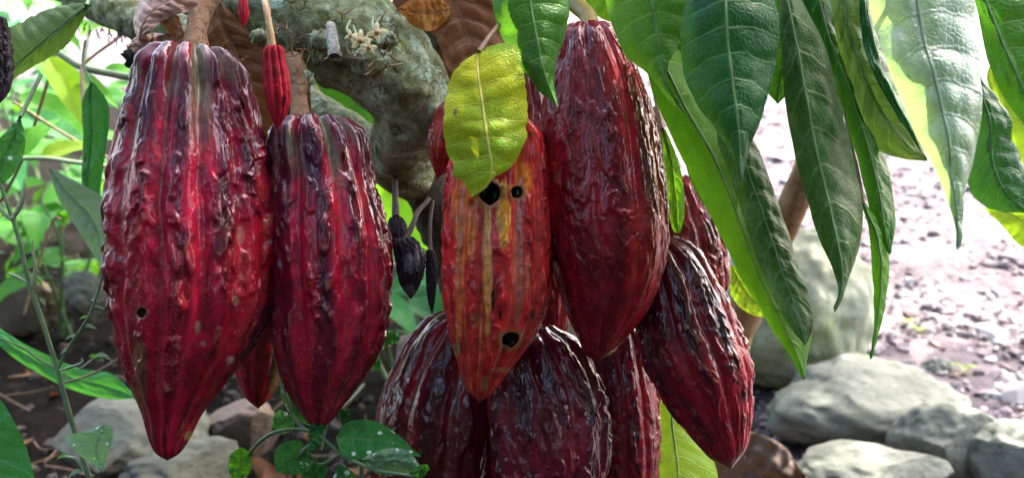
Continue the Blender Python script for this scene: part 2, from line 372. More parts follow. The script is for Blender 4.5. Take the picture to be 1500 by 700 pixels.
def euler(a, b, c):
    ca, sa, cb, sb, cc, sc_ = np.cos(a), np.sin(a), np.cos(b), np.sin(b), np.cos(c), np.sin(c)
    X = np.array([[1, 0, 0], [0, ca, -sa], [0, sa, ca]]); Y = np.array([[cb, 0, sb], [0, 1, 0], [-sb, 0, cb]]); Z = np.array([[cc, -sc_, 0], [sc_, cc, 0], [0, 0, 1]])
    return Z @ Y @ X
def gravel():
    V0, F0 = ICO1; Vs, Fs, cs, off = [], [], [], 0
    r = np.random.RandomState(3)
    i = 0
    while i < 14000:
        x, y = r.uniform(850, 1750), 118 + 620 * r.rand() ** 1.5
        p = G(x, y); dist = p[1]
        if p[0] < .34 + .12 * r.randn(): continue
        if dist > 12: continue
        s = (.0026 + .0105 * r.rand() ** 5) * (1 + dist * .16)
        if r.rand() < .012: s *= 1.9
        M = euler(r.rand() * 6, r.rand() * 6, r.rand() * 6) * (s * r.uniform(.6, 1.3, 3))[None, :]
        v = V0 * (1 + .22 * r.randn(len(V0)))[:, None]
        v = v @ M.T; v[:, 2] *= .65; v += p + [0, 0, s * .3]
        Vs.append(v); Fs.append(F0 + off); off += len(v); i += 1
        b = r.uniform(.5, 1.25); c = np.array([.17, .145, .165]) * b
        if r.rand() < .25: c = np.array([.36, .35, .36]) * r.uniform(.8, 1.2)
        if r.rand() < .15: c = np.array([.12, .09, .09])
        cs.append(np.repeat(c[None], len(v), 0))
    m = N("gravel"); c = m.n("VertexColor"); c.layer_name = "Pigment"; o = m.obj()
    mat = m.done(m.pbsdf(c.outputs[0], .85, m.bump(m.noise(o, 300, 4), .5, .002), 0, .2, .3))
    o_ = mesh_from("gravel", np.vstack(Vs), np.vstack(Fs), mat, smooth=False, origin=(1, 2, 0), col=np.vstack(cs))
    tag(o_, "loose pinkish grey gravel and pebbles over the path", "gravel", kind="stuff")
gravel()
def rock(label, cx, cy, wpx, hpx, d, mat, seed, depth=.8, rough=.18, flat=0, cut=None, rot=0, name="boulder"):
    V, F = ICO5; V = V.copy()
    p = V * 1.0
    n = fbm(p * 1.1 + seed * 7.3, seed, 3); V = V * (1 + rough * n)[:, None]
    r = np.random.RandomState(seed)
    for k in range(flat):
        a = r.normal(size=3); a[1] -= .4; a /= np.linalg.norm(a); lim = r.uniform(.55, .78)
        s = V @ a; V = V - np.outer(np.maximum(s - lim, 0) * .88, a)
    V = V * (1 + .02 * fbm(p * 4 + seed, seed + 4, 5, .6))[:, None]
    V /= np.abs(V).max(0)
    V = V @ euler(0, rot, 0).T
    c = P(cx, cy, d); sc = d / FPX
    V = V * np.array([wpx / 2 * sc, wpx / 2 * sc * depth, hpx / 2 * sc]) + c + np.array([0, wpx / 2 * sc * depth * .3, 0])
    o_ = mesh_from(name, V, F, mat, origin=c); tag(o_, label, "rock"); return o_
rock("large rounded grey green boulder behind the hanging leaves", 1165, 465, 262, 262, 1.80, ROCK, 2, .8, .16)
rock("smooth flat-topped boulder in front of the large rounded boulder", 1285, 612, 318, 140, 1.60, ROCK2, 5, .7, .2, 1, rot=.05)
rock("angular pale stone with a raised corner beside the path", 1392, 668, 180, 150, 1.48, ROCK2, 14, .8, .20, 9, rot=.25)
rock("jagged low grey slab at the bottom edge below the smooth boulder", 1290, 712, 250, 100, 1.38, ROCK2, 23, .6, .16, 9, rot=-.08)
rock("bluish cracked stone in the bottom right corner", 1500, 695, 190, 130, 1.42, ROCK2, 31, .8, .2, 8)
rock("small upright stone poking up behind the smooth boulder", 1368, 560, 70, 75, 1.95, ROCK2, 37, .8, .2, 2)
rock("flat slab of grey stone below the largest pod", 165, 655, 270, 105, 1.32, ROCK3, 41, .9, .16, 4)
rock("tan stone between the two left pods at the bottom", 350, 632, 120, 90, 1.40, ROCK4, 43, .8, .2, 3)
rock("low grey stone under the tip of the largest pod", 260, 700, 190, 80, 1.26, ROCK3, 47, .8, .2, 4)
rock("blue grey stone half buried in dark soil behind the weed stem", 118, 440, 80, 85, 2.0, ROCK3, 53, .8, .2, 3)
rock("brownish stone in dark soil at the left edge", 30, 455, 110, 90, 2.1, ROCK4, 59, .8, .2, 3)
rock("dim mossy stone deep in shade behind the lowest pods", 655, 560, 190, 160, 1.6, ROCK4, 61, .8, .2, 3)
# ------------------------------------------------------------------ the cacao tree: limbs, stems, crown added out of frame above for its shade
def limb(name, pts, radpx, mat, parent, nu=90, ns=260, bump=(.16, 28), seed=1, fine=True):
    a = np.array([(p[0], p[1], p[2]) for p in pts], float); rad = np.array(radpx) / FPX * a[:, 2]
    V, F = tube(P(a[:, 0], a[:, 1], a[:, 2]), rad, nu, ns, bump, seed)
    if fine:
        V = V + (fbm(V * 110, seed + 5, 4, .6) * .0012)[:, None] * np.array([0, -.6, .4])
    o = mesh_from(name, V, F, mat, parent); return o
tree = thing("cacao_tree", "cacao tree with a lichen-covered crooked limb crossing the top of the picture", "tree", P(640, 170, .68))
limb("limb", [(60, -95, .80), (230, -75, .76), (330, -35, .70), (420, 12, .67), (505, 52, .66), (575, 105, .66), (606, 160, .67), (594, 208, .70), (562, 238, .76)],
     [42, 60, 78, 81, 75, 70, 60, 50, 32], BARK, tree, 130, 420, (.13, 30), 2)
limb("branch", [(60, -30, .92), (110, -8, .90), (160, 12, .88), (215, 35, .86), (300, 60, .82), (360, 85, .80)], [20, 22, 27, 30, 30, 28], BARK, tree, 60, 200, (.2, 40), 3)
limb("lower_limb", [(380, 90, .86), (430, 150, .84), (480, 180, .80), (535, 215, .76), (585, 246, .74), (620, 268, .75)],
     [44, 40, 34, 33, 36, 30], BARK, tree, 90, 360, (.2, 26), 4)
limb("trunk", [(1040, 1010, 1.75), (1045, 800, 1.55), (1062, 560, 1.35), (1092, 450, 1.25), (1130, 365, 1.18), (1172, 275, 1.12), (1215, 160, 1.08), (1250, 0, 1.05), (1260, -220, 1.02)],
     [50, 40, 28, 25, 23, 21, 21, 22, 24], BARK_TAN, tree, 60, 260, (.12, 24), 5)
limb("branch", [(560, 95, .70), (640, 40, .72), (720, -40, .72), (860, -110, .70), (1020, -130, .68), (1200, -140, .70), (1420, -150, .74), (1600, -160, .8)],
     [30, 26, 22, 20, 18, 17, 15, 12], BARK_DARK, tree, 40, 160, (.15, 30), 6)
limb("trunk", [(590, 235, .76), (635, 285, .80), (680, 380, .9), (720, 500, 1.05), (735, 640, 1.2), (738, 900, 1.5)], [30, 40, 46, 54, 70, 95], BARK_DARK, tree, 90, 260, (.2, 26), 14)
# knot with the cut stub and rough scar
V, F = ICO3
for k, (x, y, s, d) in enumerate([(470, 60, 20, .600), (540, 92, 26, .603), (560, 60, 20, .606), (440, 118, 20, .61), (380, 55, 14, .605)]):
    vv = V * (1 + .45 * fbm(V * 2.2 + k * 5, 8, 4, .6))[:, None] * np.array([1, .55, .8]) * s / FPX * d + P(x, y, d)
    mesh_from("knot", vv, F, BARK, tree)
vs = []
V, F = tube(pxpath([(484, 38, .588), (488, 60, .576), (490, 84, .570)]), [.0030, .0034, .0036], 14, 10, (.1, 200), 2)
mesh_from("cut_stub", V, F, STUB, tree)
# tufts of moss and hairs on the limb: part of the bark
tuft = []
r = np.random.RandomState(21)
for k in range(60):
    x = r.uniform(95, 215); y = 25 + (x - 95) * .27 + r.uniform(-2, 16); d = .86
    p0 = P(x, y, d); L = r.uniform(.002, .006)
    tuft.append(tube(np.array([p0, p0 + [r.uniform(-.3, .3) * L, 0, -L]]), [.0007, .0003], 5, 3))
V, F = join(tuft); mesh_from("moss_tuft", V, F, SOILBLACK, tree)
# ------------------------------------------------------------------ generic leaf geometry in world space from a base, a direction and a size
def leafgeo(base, direction, up, L, Wd, bend=.3, fold=.25, nu=9, nv=16, wave=.0, shape=1.0, seed=0):
    T = np.asarray(direction, float); T /= np.linalg.norm(T)
    S = np.cross(T, up); S /= np.linalg.norm(S) + 1e-9; U = np.cross(S, T)
    v = np.linspace(0, 1, nv); u = np.linspace(-1, 1, nu)
    prof = np.sin(np.pi * np.clip(v, 0, 1) ** (.75 * shape)) ** .85 * (1 - .25 * v) ; prof[0] = .01; prof[-1] = .004
    ang = bend * v * 1.4
    cx = np.cumsum(np.cos(ang)) / nv; cz = -np.cumsum(np.sin(ang)) / nv
    cx -= cx[0]; cz -= cz[0]
    base = np.asarray(base, float)
    C = base + (T * cx[:, None] + U * cz[:, None]) * L
    wv = wave * np.sin(v * 19 + seed) 
    A = np.abs(u)[None, :]
    Q = C[:, None, :] + S * (prof[:, None] * u[None, :] * Wd / 2)[..., None] + U * ((A * prof[:, None] * Wd / 2) * fold + A ** 2 * (wv * Wd)[:, None])[..., None]
    uvu = np.broadcast_to((u + 1) / 2, (nv, nu)); uvv = np.broadcast_to(v[:, None], (nv, nu))
    return Q.reshape(-1, 3), gridF(nu, nv), np.stack([uvu.ravel(), uvv.ravel()], 1)
def joinuv(gs):
    V, F = join([(g[0], g[1]) for g in gs]); return V, F, np.vstack([g[2] for g in gs])
# crown leaves added above the frame to shade pods, stones and soil; gaps pass sun
def unseen_crown():
    r = np.random.RandomState(12); gs = []
    holes = [P(1335, 140, .47), P(1395, 85, .47), P(1300, 350, .6), P(1050, 330, .56), P(20, 635, .62), P(1010, 660, .9), P(585, 320, 1.0), P(745, 150, .50)]
    for k in range(880):
        tgt = P(r.uniform(-60, 1420), r.uniform(-80, 720), r.uniform(.45, .95))
        h = r.uniform(.25, .75)
        b = tgt + SUN_DIR * (h / SUN_DIR[2])
        if b[2] < .93: continue
        mid = b
        bad = False
        for q in holes:
            t = (mid - q) @ SUN_DIR
            if np.linalg.norm(mid - q - SUN_DIR * t) < .062: bad = True
        if bad: continue
        dr = np.array([r.normal(), r.normal(), -.5]); 
        g = leafgeo(b - dr / np.linalg.norm(dr) * .09, dr, np.array([0, 0, 1.]), r.uniform(.16, .28), r.uniform(.06, .09), .5, .25, 5, 8)
        gs.append(g)
    for lo, hi, y0_, y1_, da, db, cnt in ((1030, 1480, 380, 700, 1.4, 2.0, 190), (-120, 660, 380, 760, 1.1, 2.5, 1100)):
        for k in range(cnt):
            tgt = P(r.uniform(lo, hi), r.uniform(y0_, y1_), r.uniform(da, db)); h = r.uniform(.9, 1.5); b = tgt + SUN_DIR * (h / SUN_DIR[2])
            if b[2] < 1.05 or (perlin(np.array([b * 3.1]), 7)[0] > (.12 if lo > 0 else .38)): continue
            gs.append(leafgeo(b, np.array([r.normal(), r.normal(), -.5]), np.array([0, 0, 1.]), r.uniform(.18, .30), r.uniform(.07, .10), .5, .25, 5, 8))
    for c_ in range(26):      # the crown gets unseen clumps added over the viewpoint to break up sky reflections
        cc = np.array([r.uniform(-1.1, 1.2), r.uniform(-1.0, .45), r.uniform(1.15, 1.9)])
        if -.75 < cc[0] < .1 and cc[1] < -.2: continue
        for k in range(13):
            p = cc + r.normal(size=3) * [.13, .13, .08]
            if p[2] < 1.0: continue
            gs.append(leafgeo(p, np.array([r.normal(), r.normal(), -.6]), np.array([0, 0, 1.]), r.uniform(.16, .27), r.uniform(.06, .09), .5, .25, 5, 8))
    V, F, U = joinuv(gs)
    mesh_from("unseen_crown", V, F, LM['unseen_crown'], tree, uv=U)
unseen_crown()
# ------------------------------------------------------------------ pods
def furrow_pos(phase, jit, r):
    return np.sort((np.arange(10) * np.pi / 5 + phase + r.uniform(-jit, jit, 10)) % (2 * np.pi))
def pod(label, rows, d, seed, phase=0.0, dark=(.045, .006, .010), mid=(.26, .005, .018), bright=(.68, .010, .055), line=(.30, .22, .08), tan=.5,
        rw=.036, fur=.05, dtip=None, mat=None, nu=340, nv=430, tipred=.6, wid=.5, name="cacao_pod", group="red cacao pods hanging on the tree", cat="cacao pod",
        paint=None, dents=None, stalk=None, stalk_r=None, kf=6.5, kl=14., green=0., topdark=.0, yscale=1.0, furw=.1, smat=None, furs=None):
    """rows = (cx, cy, half width) down the pod in photo pixels; d = depth at the top, dtip = at the tip"""
    r = np.random.RandomState(seed)
    rows = np.array(rows, float)
    x0, y0, w0 = rows[0]
    ax = rows[-1, :2] - rows[0, :2]; Lp = np.linalg.norm(ax); ax /= Lp
    pre = [(x0 + ax[0] * w0 * .22, y0 + ax[1] * w0 * .22, .5), (x0 + ax[0] * w0 * .05, y0 + ax[1] * w0 * .05, w0 * .42), (x0, y0, w0 * .78)]
    rr = np.vstack([pre, [[x0 + ax[0] * w0 * .16, y0 + ax[1] * w0 * .16, w0]], rows[1:-1], [[rows[-1, 0], rows[-1, 1], .4]]])
    q = spline(rr, nv); q[:, 2] = np.maximum(q[:, 2], .2)
    along = ((q[:, 0] - x0) * ax[0] + (q[:, 1] - y0) * ax[1]) / Lp     # 0..1
    dd = d + (0 if dtip is None else (dtip - d)) * np.clip(along, 0, 1)
    c = P(q[:, 0], q[:, 1], dd); rad = q[:, 2] / FPX * dd
    A3 = c[-1] - c[3]; A3 /= np.linalg.norm(A3)
    S = np.cross(A3, AF); S /= np.linalg.norm(S); 
    if S @ AX < 0: S = -S
    B = np.cross(A3, S); B /= np.linalg.norm(B)
    if B @ AF > 0: B = -B                       # B towards the camera
    th = np.linspace(0, 2 * np.pi, nu, endpoint=False)
    TH, AL = np.meshgrid(th, along); RAD = np.repeat(rad[:, None], nu, 1)
    n_ = TH.size; cs, sn, al = np.cos(TH).ravel(), np.sin(TH).ravel(), AL.ravel()
    asp = Lp / max(rows[:, 2].max(), 1) / 4.8
    base = np.stack([cs, sn, al * 2.2 * asp], 1)
    # furrows wander slightly
    thw = TH.ravel() + .07 * perlin(np.stack([cs * .8, sn * .8, al * 3], 1), seed) + .03 * perlin(np.stack([cs * 2, sn * 2, al * 9], 1), seed + 3)
    fp = furrow_pos(phase, .07, r); deep = np.where(np.arange(10) % 2 == 0, 1., .5) * r.uniform(.8, 1.2, 10)
    # colour strength per furrow
    fcol = r.uniform(.25, 1., 10); fln = r.uniform(.0, 1., 10)
    if furs:
        fr = [f_[0] for f_ in furs]; nb = 10 - len(fr); lo, hi = max(fr), min(fr) + 2 * np.pi
        fp = np.array(fr + [lo + (hi - lo) * (j + 1) / (nb + 1) for j in range(nb)])
        deep = np.array([f_[1] for f_ in furs] + [.7] * nb); fcol = np.array([f_[2] for f_ in furs] + [.6] * nb); fln = np.array([f_[3] for f_ in furs] + [.3] * nb)
    dn = np.full(n_, 9.); g = np.zeros(n_); gw = np.zeros(n_); fl = np.zeros(n_)
    wmod = 1 + .5 * perlin(np.stack([cs * 2, sn * 2, al * 5], 1), seed + 9)
    for k in range(10):
        dl = np.abs((thw - fp[k] + np.pi) % (2 * np.pi) - np.pi)
        dn = np.minimum(dn, dl / (.35 + .65 * min(1, deep[k]))); g = np.maximum(g, np.exp(-(dl / furw) ** 2) * deep[k])
        gw = np.maximum(gw, np.exp(-(dl / (furw * (1.2 + .7 * fcol[k]) * wmod)) ** 4) * fcol[k])
        fl = np.maximum(fl, np.exp(-(dl / .022) ** 2) * fln[k] * sst(.01, .12, al))
    env = sst(1.0, .80, al) * .85 + .15
    # wrinkles: sinuous, stretched along the pod, warped
    wp = np.stack([cs * 1.6, sn * 1.6, al * 5 * asp], 1)
    wx = perlin(wp, seed + 20) * .30; wy = perlin(wp + 9.2, seed + 20) * .9
    cth, sth = np.cos(thw + wx * .30), np.sin(thw + wx * .30)
    pw = np.stack([cth * kf, sth * kf, al * kl * asp + wy], 1)
    n1 = perlin(pw, seed + 30); n2 = perlin(pw * np.array([1.9, 1.9, 1.6]) + 3.3, seed + 31); n3 = perlin(pw * 3.9, seed + 32)
    blob = sst(-.16, .36, n1 + .38 * n2); ridge = (1 - np.abs(n1 * 1.9 + .4 * n2)).clip(0, 1) ** 2
    worm = (1 - np.minimum(1, np.abs(n2 + .3 * n1) * 2.8)) 
    h = .64 * blob + .42 * worm * (.25 + .75 * blob) + .07 * n3
    patch = sst(-.8, .05, perlin(np.stack([cs * 1.3, sn * 1.3, al * 4], 1), seed + 40))   # where the skin is wrinkled
    wr = env * (1 - .85 * gw.clip(0, 1)) * (.35 + .65 * patch) * (.45 + .55 * sst(1.02, .55, al))
    disp = rw * (h - .60) * wr * 1.75 - fur * .7 * g * env + fur * .9 * (1 - np.exp(-(dn / .15) ** 1.6)) * env * (1 + 1.5 * sst(.22, .03, al)) - fur * .7 + .02 * perlin(base * 1.4, seed + 2)
    shoulder = sst(.16, .02, al); disp = disp - .07 * g * shoulder
    disp = disp + .004 * perlin(pw * 8, seed + 5)
    rw_ = RAD.ravel() * (1 + disp)
    minrad = sst(0, .3, RAD.ravel() / rad.max()); rw_ = RAD.ravel() * (1 + disp * (.25 + .75 * minrad))
    V = np.repeat(c, nu, 0) + S * (rw_ * cs)[:, None] + B * (rw_ * sn)[:, None]
    V = V + A3 * (RAD.ravel() * .10 * (-g) * shoulder * -1)[:, None]
    px, py = proj(V)
    front = sn > -.05
    # ---- pigment
    big = perlin(base * 1.7, seed + 50); med = perlin(base * np.array([5, 5, 9]), seed + 51)
    t_red = sst(-.45, .75, big + .7 * med + tipred * (al - .45) * 2 - .55 * (1 - patch) * 0)
    col = mixc(np.repeat(np.array(dark)[None], n_, 0), mid, t_red)
    col = mixc(col, bright, (gw * (1 - .75 * fl) * (.35 + .65 * sst(.0, .30, al)) * (.55 + .45 * sst(-.4, .3, med))).clip(0, 1) * .85)
    valley = sst(.42, .12, h) * wr; col = mixc(col, np.array(mid) * 1.25, (valley * .55 * sst(-.3, .4, big)).clip(0, 1))
    scuff = sst(.60, .84, h) * sst(.12, .40, perlin(base * np.array([3.1, 3.1, 6]), seed + 60) + (tan - .5) * .8) * sst(.03, .2, al)
    edge_s = .5 + .5 * sst(0, .5, perlin(base * np.array([9, 9, 14]), seed + 61))
    col = mixc(col, (.44, .17, .12), (scuff * edge_s * (1 - gw) * .9 * min(1, tan * 1.6)).clip(0, 1))
    lcol = np.array(line); col = mixc(col, lcol, (fl * (.25 + .75 * sst(-.3, .3, med))).clip(0, 1) * .75)
    if green: col = mixc(col, (.16, .24, .13), (gw * sst(.32, .05, al) * green * sst(-.2, .3, perlin(base * 2.7, seed + 70))).clip(0, 1))
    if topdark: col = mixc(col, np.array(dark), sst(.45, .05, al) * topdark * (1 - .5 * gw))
    for it in (paint or []):
        ex, ey, sx, sy, colr, amt = it[:6]
        e = ((px - ex) / sx) ** 2 + ((py - ey) / sy) ** 2 + .55 * perlin(base * 5 + 3, seed + 80) + .35 * med
        col = mixc(col, colr, sst(1.25, .6, e) * amt * front)
    for (ex, ey, er, dep) in (dents or []):
        e = np.hypot(px - ex, (py - ey) * 1.05) / er * (1 + .30 * perlin(base * 6, seed + 90))
        k = sst(1.12, .72, e) * front
        V = V - B * (k * dep)[:, None]
        col = mixc(col, (.008, .004, .003), sst(1.12, .9, e) * front)
        col = mixc(col, (.30, .16, .05), (sst(1.02, 1.15, e) * sst(1.75, 1.3, e)) * front * .75)
    org = P(x0, y0, d)
    dusty = (.25 + .75 * sst(.35, .75, al + .3 * big)) * np.ones(n_)
    t = thing(name, label, cat, org, group)
    mesh_from("husk", V, gridF(nu, nv, True), mat or POD, t, col=col, attrs={"dusty": dusty})
    if stalk:
        sr = np.array(stalk_r, float) / FPX * d
        a = pxpath(stalk, d); VV, FF = tube(a, sr, 24, 40, (.12, 90), seed)
        mesh_from("stalk", VV, FF, smat or STALK, t)
    return t
TANL = (.36, .22, .10); GRL = (.10, .17, .07)
# A: largest, left
pod("largest glossy crimson pod at the left with a thick brown stalk", [(281, 70, 60), (281, 96, 74), (281, 130, 82), (281, 175, 96), (281, 250, 115), (281, 330, 123), (281, 400, 121), (279, 450, 116), (271, 505, 98), (259, 560, 69), (252, 605, 44), (248, 640, 31), (246, 662, 18), (245, 674, 8)],
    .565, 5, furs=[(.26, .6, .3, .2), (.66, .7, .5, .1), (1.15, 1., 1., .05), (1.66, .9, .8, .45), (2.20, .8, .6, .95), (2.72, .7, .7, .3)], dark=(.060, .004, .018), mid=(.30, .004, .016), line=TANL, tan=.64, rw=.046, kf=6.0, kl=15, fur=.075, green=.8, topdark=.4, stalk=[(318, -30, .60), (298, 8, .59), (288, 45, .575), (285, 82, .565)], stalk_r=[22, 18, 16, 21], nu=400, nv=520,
    paint=[(205, 560, 12, 60, (.22, .12, .05), .6), (283, 638, 13, 9, (.42, .30, .10), .9), (352, 345, 7, 14, (.44, .2, .14), .6), (345, 440, 5, 7, (.5, .26, .18), .7), (290, 480, 5, 12, (.5, .26, .18), .7), (297, 503, 5, 5, (.5, .3, .2), .8), (338, 527, 6, 6, (.5, .3, .2), .7), (190, 310, 12, 150, (.42, .02, .04), .6)], dents=[(208, 458, 6, .004)])
# B
pod("dark purple-red pod hanging from a short woody stalk right beside the largest pod", [(460, 172, 52), (464, 200, 66), (470, 260, 76), (477, 330, 89), (482, 390, 92), (484, 450, 88), (480, 505, 80), (474, 550, 62), (470, 582, 43), (468, 606, 27), (468, 620, 15), (468, 628, 7)],
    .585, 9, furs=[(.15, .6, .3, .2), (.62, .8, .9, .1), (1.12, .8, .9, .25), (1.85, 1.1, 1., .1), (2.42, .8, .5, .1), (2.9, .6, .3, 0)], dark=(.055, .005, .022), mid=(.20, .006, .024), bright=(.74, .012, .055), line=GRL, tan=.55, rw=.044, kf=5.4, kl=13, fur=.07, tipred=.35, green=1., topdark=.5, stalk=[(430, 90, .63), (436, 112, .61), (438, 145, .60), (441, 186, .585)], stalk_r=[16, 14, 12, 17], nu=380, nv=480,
    paint=[(456, 400, 13, 120, (.46, .008, .03), .7)])
# C behind A and B
pod("shadowed dark red pod half hidden behind the two left pods", [(398, 190, 26), (398, 230, 40), (396, 330, 52), (390, 430, 55), (384, 500, 50), (380, 550, 34), (378, 580, 20), (378, 598, 6)],
    .68, 13, phase=.4, tan=.25, line=GRL, nu=220, nv=280, stalk=[(420, 120, .72), (405, 160, .70), (398, 196, .68)], stalk_r=[9, 8, 9], paint=[(405, 555, 10, 50, (.10, .12, .02), .8)])
# H behind, between D and E
pod("slender dull red pod squeezed behind the hole-pocked pod and the tall crimson pod", [(776, 95, 18), (778, 130, 26), (786, 220, 36), (792, 320, 42), (797, 400, 44), (798, 460, 38), (797, 510, 27), (796, 545, 15), (796, 569, 4)],
    .66, 17, phase=.9, tan=.35, dark=(.11, .02, .02), mid=(.22, .012, .018), line=TANL, nu=220, nv=320, stalk=[(790, 20, .70), (780, 60, .68), (776, 102, .66)], stalk_r=[8, 7, 9])
# small red shoulder left of the yellow leaf
pod("small rough red pod against the elbow of the lichened limb", [(668, 150, 16), (664, 170, 26), (656, 205, 30), (650, 235, 22), (640, 262, 6)],
    .635, 19, phase=.2, dark=(.30, .02, .015), mid=(.38, .02, .02), bright=(.5, .03, .03), tan=.4, line=(.4, .2, .05), nu=160, nv=160, dtip=.64)
# D damaged
pod("red pod with orange streaks and round black insect holes under the yellow leaf", [(730, 165, 40), (730, 195, 62), (731, 240, 73), (730, 300, 78), (729, 370, 80), (727, 430, 78), (722, 480, 66), (715, 520, 48), (708, 548, 34), (704, 572, 20), (703, 589, 9)],
    .560, 23, furs=[(.2, .5, .5, .2), (.72, .8, .8, .2), (1.18, 1., 1., .2), (1.80, 1.1, .8, 1.), (2.22, .9, .8, .7), (2.75, .6, .6, .2)], dark=(.34, .010, .018), mid=(.70, .022, .022), bright=(.55, .04, .03), line=(.80, .34, .06), tan=.55, rw=.036, fur=.07, tipred=.1, nu=360, nv=440, stalk=[(752, 90, .60), (740, 130, .58), (731, 178, .56)], stalk_r=[9, 9, 11],
    paint=[(682, 300, 20, 75, (.66, .13, .012), .85), (738, 315, 10, 50, (.70, .30, .02), .9), (715, 400, 6, 105, (.80, .36, .08), .75), (768, 262, 12, 26, (.66, .22, .02), .7), (672, 420, 6, 95, (.78, .22, .04), .55),
           (760, 390, 9, 90, (.55, .16, .10), .6), (668, 512, 7, 11, (.30, .18, .07), .9), (738, 541, 16, 4, (.34, .16, .08), .7), (709, 562, 5, 12, (.14, .13, .04), .7), (700, 470, 9, 14, (.5, .14, .06), .6), (772, 400, 5, 30, (.6, .2, .12), .5), (722, 440, 3, 14, (.01, .005, .004), .95), (733, 462, 3, 10, (.01, .005, .004), .95), (738, 500, 4, 14, (.02, .008, .006), .8), (780, 460, 4, 7, (.02, .008, .006), .9)],
    dents=[(717, 284, 16, .012), (757, 281, 8, .006), (748, 497, 11.5, .011)])
# E tall
pod("tallest pod in the middle, deep crimson with fine glossy wrinkles", [(862, 36, 36), (863, 58, 48), (869, 105, 66), (875, 170, 83), (880, 240, 92), (885, 310, 95), (890, 365, 90), (892, 405, 79), (890, 445, 65), (886, 475, 49), (880, 502, 31), (876, 518, 20), (874, 530, 8)],
    .575, 29, furs=[(.15, .6, .3, .2), (.62, .6, .5, .1), (1.12, .9, .9, .05), (1.80, 1., .4, .7), (2.35, .7, .5, .1), (2.85, .6, .3, 0)], dark=(.14, .004, .010), mid=(.28, .004, .014), bright=(.46, .008, .024), line=(.26, .09, .07), tan=.30, rw=.024, fur=.028, tipred=.7, kf=9.5, kl=19, nu=400, nv=520, wid=.3,
    stalk=[(812, -60, .63), (824, -18, .61), (845, 8, .595), (862, 26, .58), (864, 46, .575)], stalk_r=[13, 13, 13, 13, 17], smat=plain("stalk_olive", (.20, .17, .04), .5, (.3, .2, .06), 150))
# I bottom left
pod("broad dark maroon pod at the bottom left of the low cluster with green furrows", [(690, 452, 34), (682, 480, 62), (666, 540, 86), (650, 610, 98), (640, 690, 96), (632, 770, 76), (626, 830, 44), (622, 865, 8)],
    .655, 31, phase=.75, dark=(.045, .004, .008), mid=(.10, .005, .012), bright=(.30, .010, .022), line=GRL, tan=.10, rw=.020, fur=.05, tipred=.2, nu=300, nv=380, mat=POD, stalk=[(706, 380, .72), (698, 415, .70), (691, 458, .655)], stalk_r=[10, 9, 11])
# J bottom middle
pod("shiny wrinkled purple pod at the bottom centre with pale scuffed ridges", [(775, 478, 40), (782, 505, 62), (796, 560, 82), (804, 620, 89), (806, 690, 84), (806, 760, 62), (806, 820, 30), (806, 850, 7)],
    .610, 37, phase=1.1, dark=(.055, .005, .018), mid=(.17, .006, .022), bright=(.50, .012, .04), line=GRL, tan=.5, rw=.036, fur=.06, tipred=.1, nu=360, nv=420, stalk=[(770, 400, .70), (772, 440, .66), (775, 486, .61)], stalk_r=[9, 9, 11])
# K
pod("narrow nearly black-red pod with one red stripe between the low cluster and the tilted pod", [(900, 470, 28), (902, 495, 40), (907, 550, 50), (911, 610, 54), (913, 680, 52), (914, 760, 36), (915, 815, 7)],
    .665, 41, phase=1.62, dark=(.05, .005, .014), mid=(.13, .006, .016), bright=(.30, .01, .02), line=GRL, tan=.3, rw=.034, fur=.05, tipred=.1, nu=280, nv=340, stalk=[(895, 380, .72), (898, 430, .69), (900, 478, .665)], stalk_r=[8, 8, 10])
# L
pod("dull brownish red pod glimpsed behind the tilted pod", [(940, 500, 22), (944, 540, 32), (950, 600, 34), (953, 640, 22), (955, 668, 5)], .76, 43, phase=.3, dark=(.12, .02, .015), mid=(.2, .03, .02), tan=.3, nu=160, nv=180)
# G upper right behind
pod("reddish brown pod with scuffed ribs behind the narrow green leaves", [(985, 262, 24), (994, 285, 40), (1008, 335, 50), (1020, 385, 48), (1034, 430, 34), (1046, 468, 6)], .66, 47, phase=.8, dark=(.10, .008, .012), mid=(.26, .02, .03), bright=(.4, .03, .04), tan=.7, rw=.036, line=TANL, nu=240, nv=260,
    stalk=[(960, 160, .72), (972, 215, .70), (985, 268, .66)], stalk_r=[8, 8, 10])
# F tilted
pod("glossy dark pod tilted outward at the lower right with a red tip", [(962, 352, 30), (972, 378, 50), (989, 430, 66), (1008, 490, 75), (1028, 545, 74), (1045, 595, 60), (1058, 632, 44), (1066, 662, 29), (1071, 686, 12)],
    .600, 53, phase=1.3, dark=(.040, .005, .013), mid=(.26, .006, .018), bright=(.45, .008, .03), line=(.2, .05, .04), tan=.6, rw=.038, fur=.06, tipred=.7, topdark=.75, nu=360, nv=440, stalk=[(950, 270, .66), (953, 310, .64), (963, 362, .60)], stalk_r=[9, 9, 11])
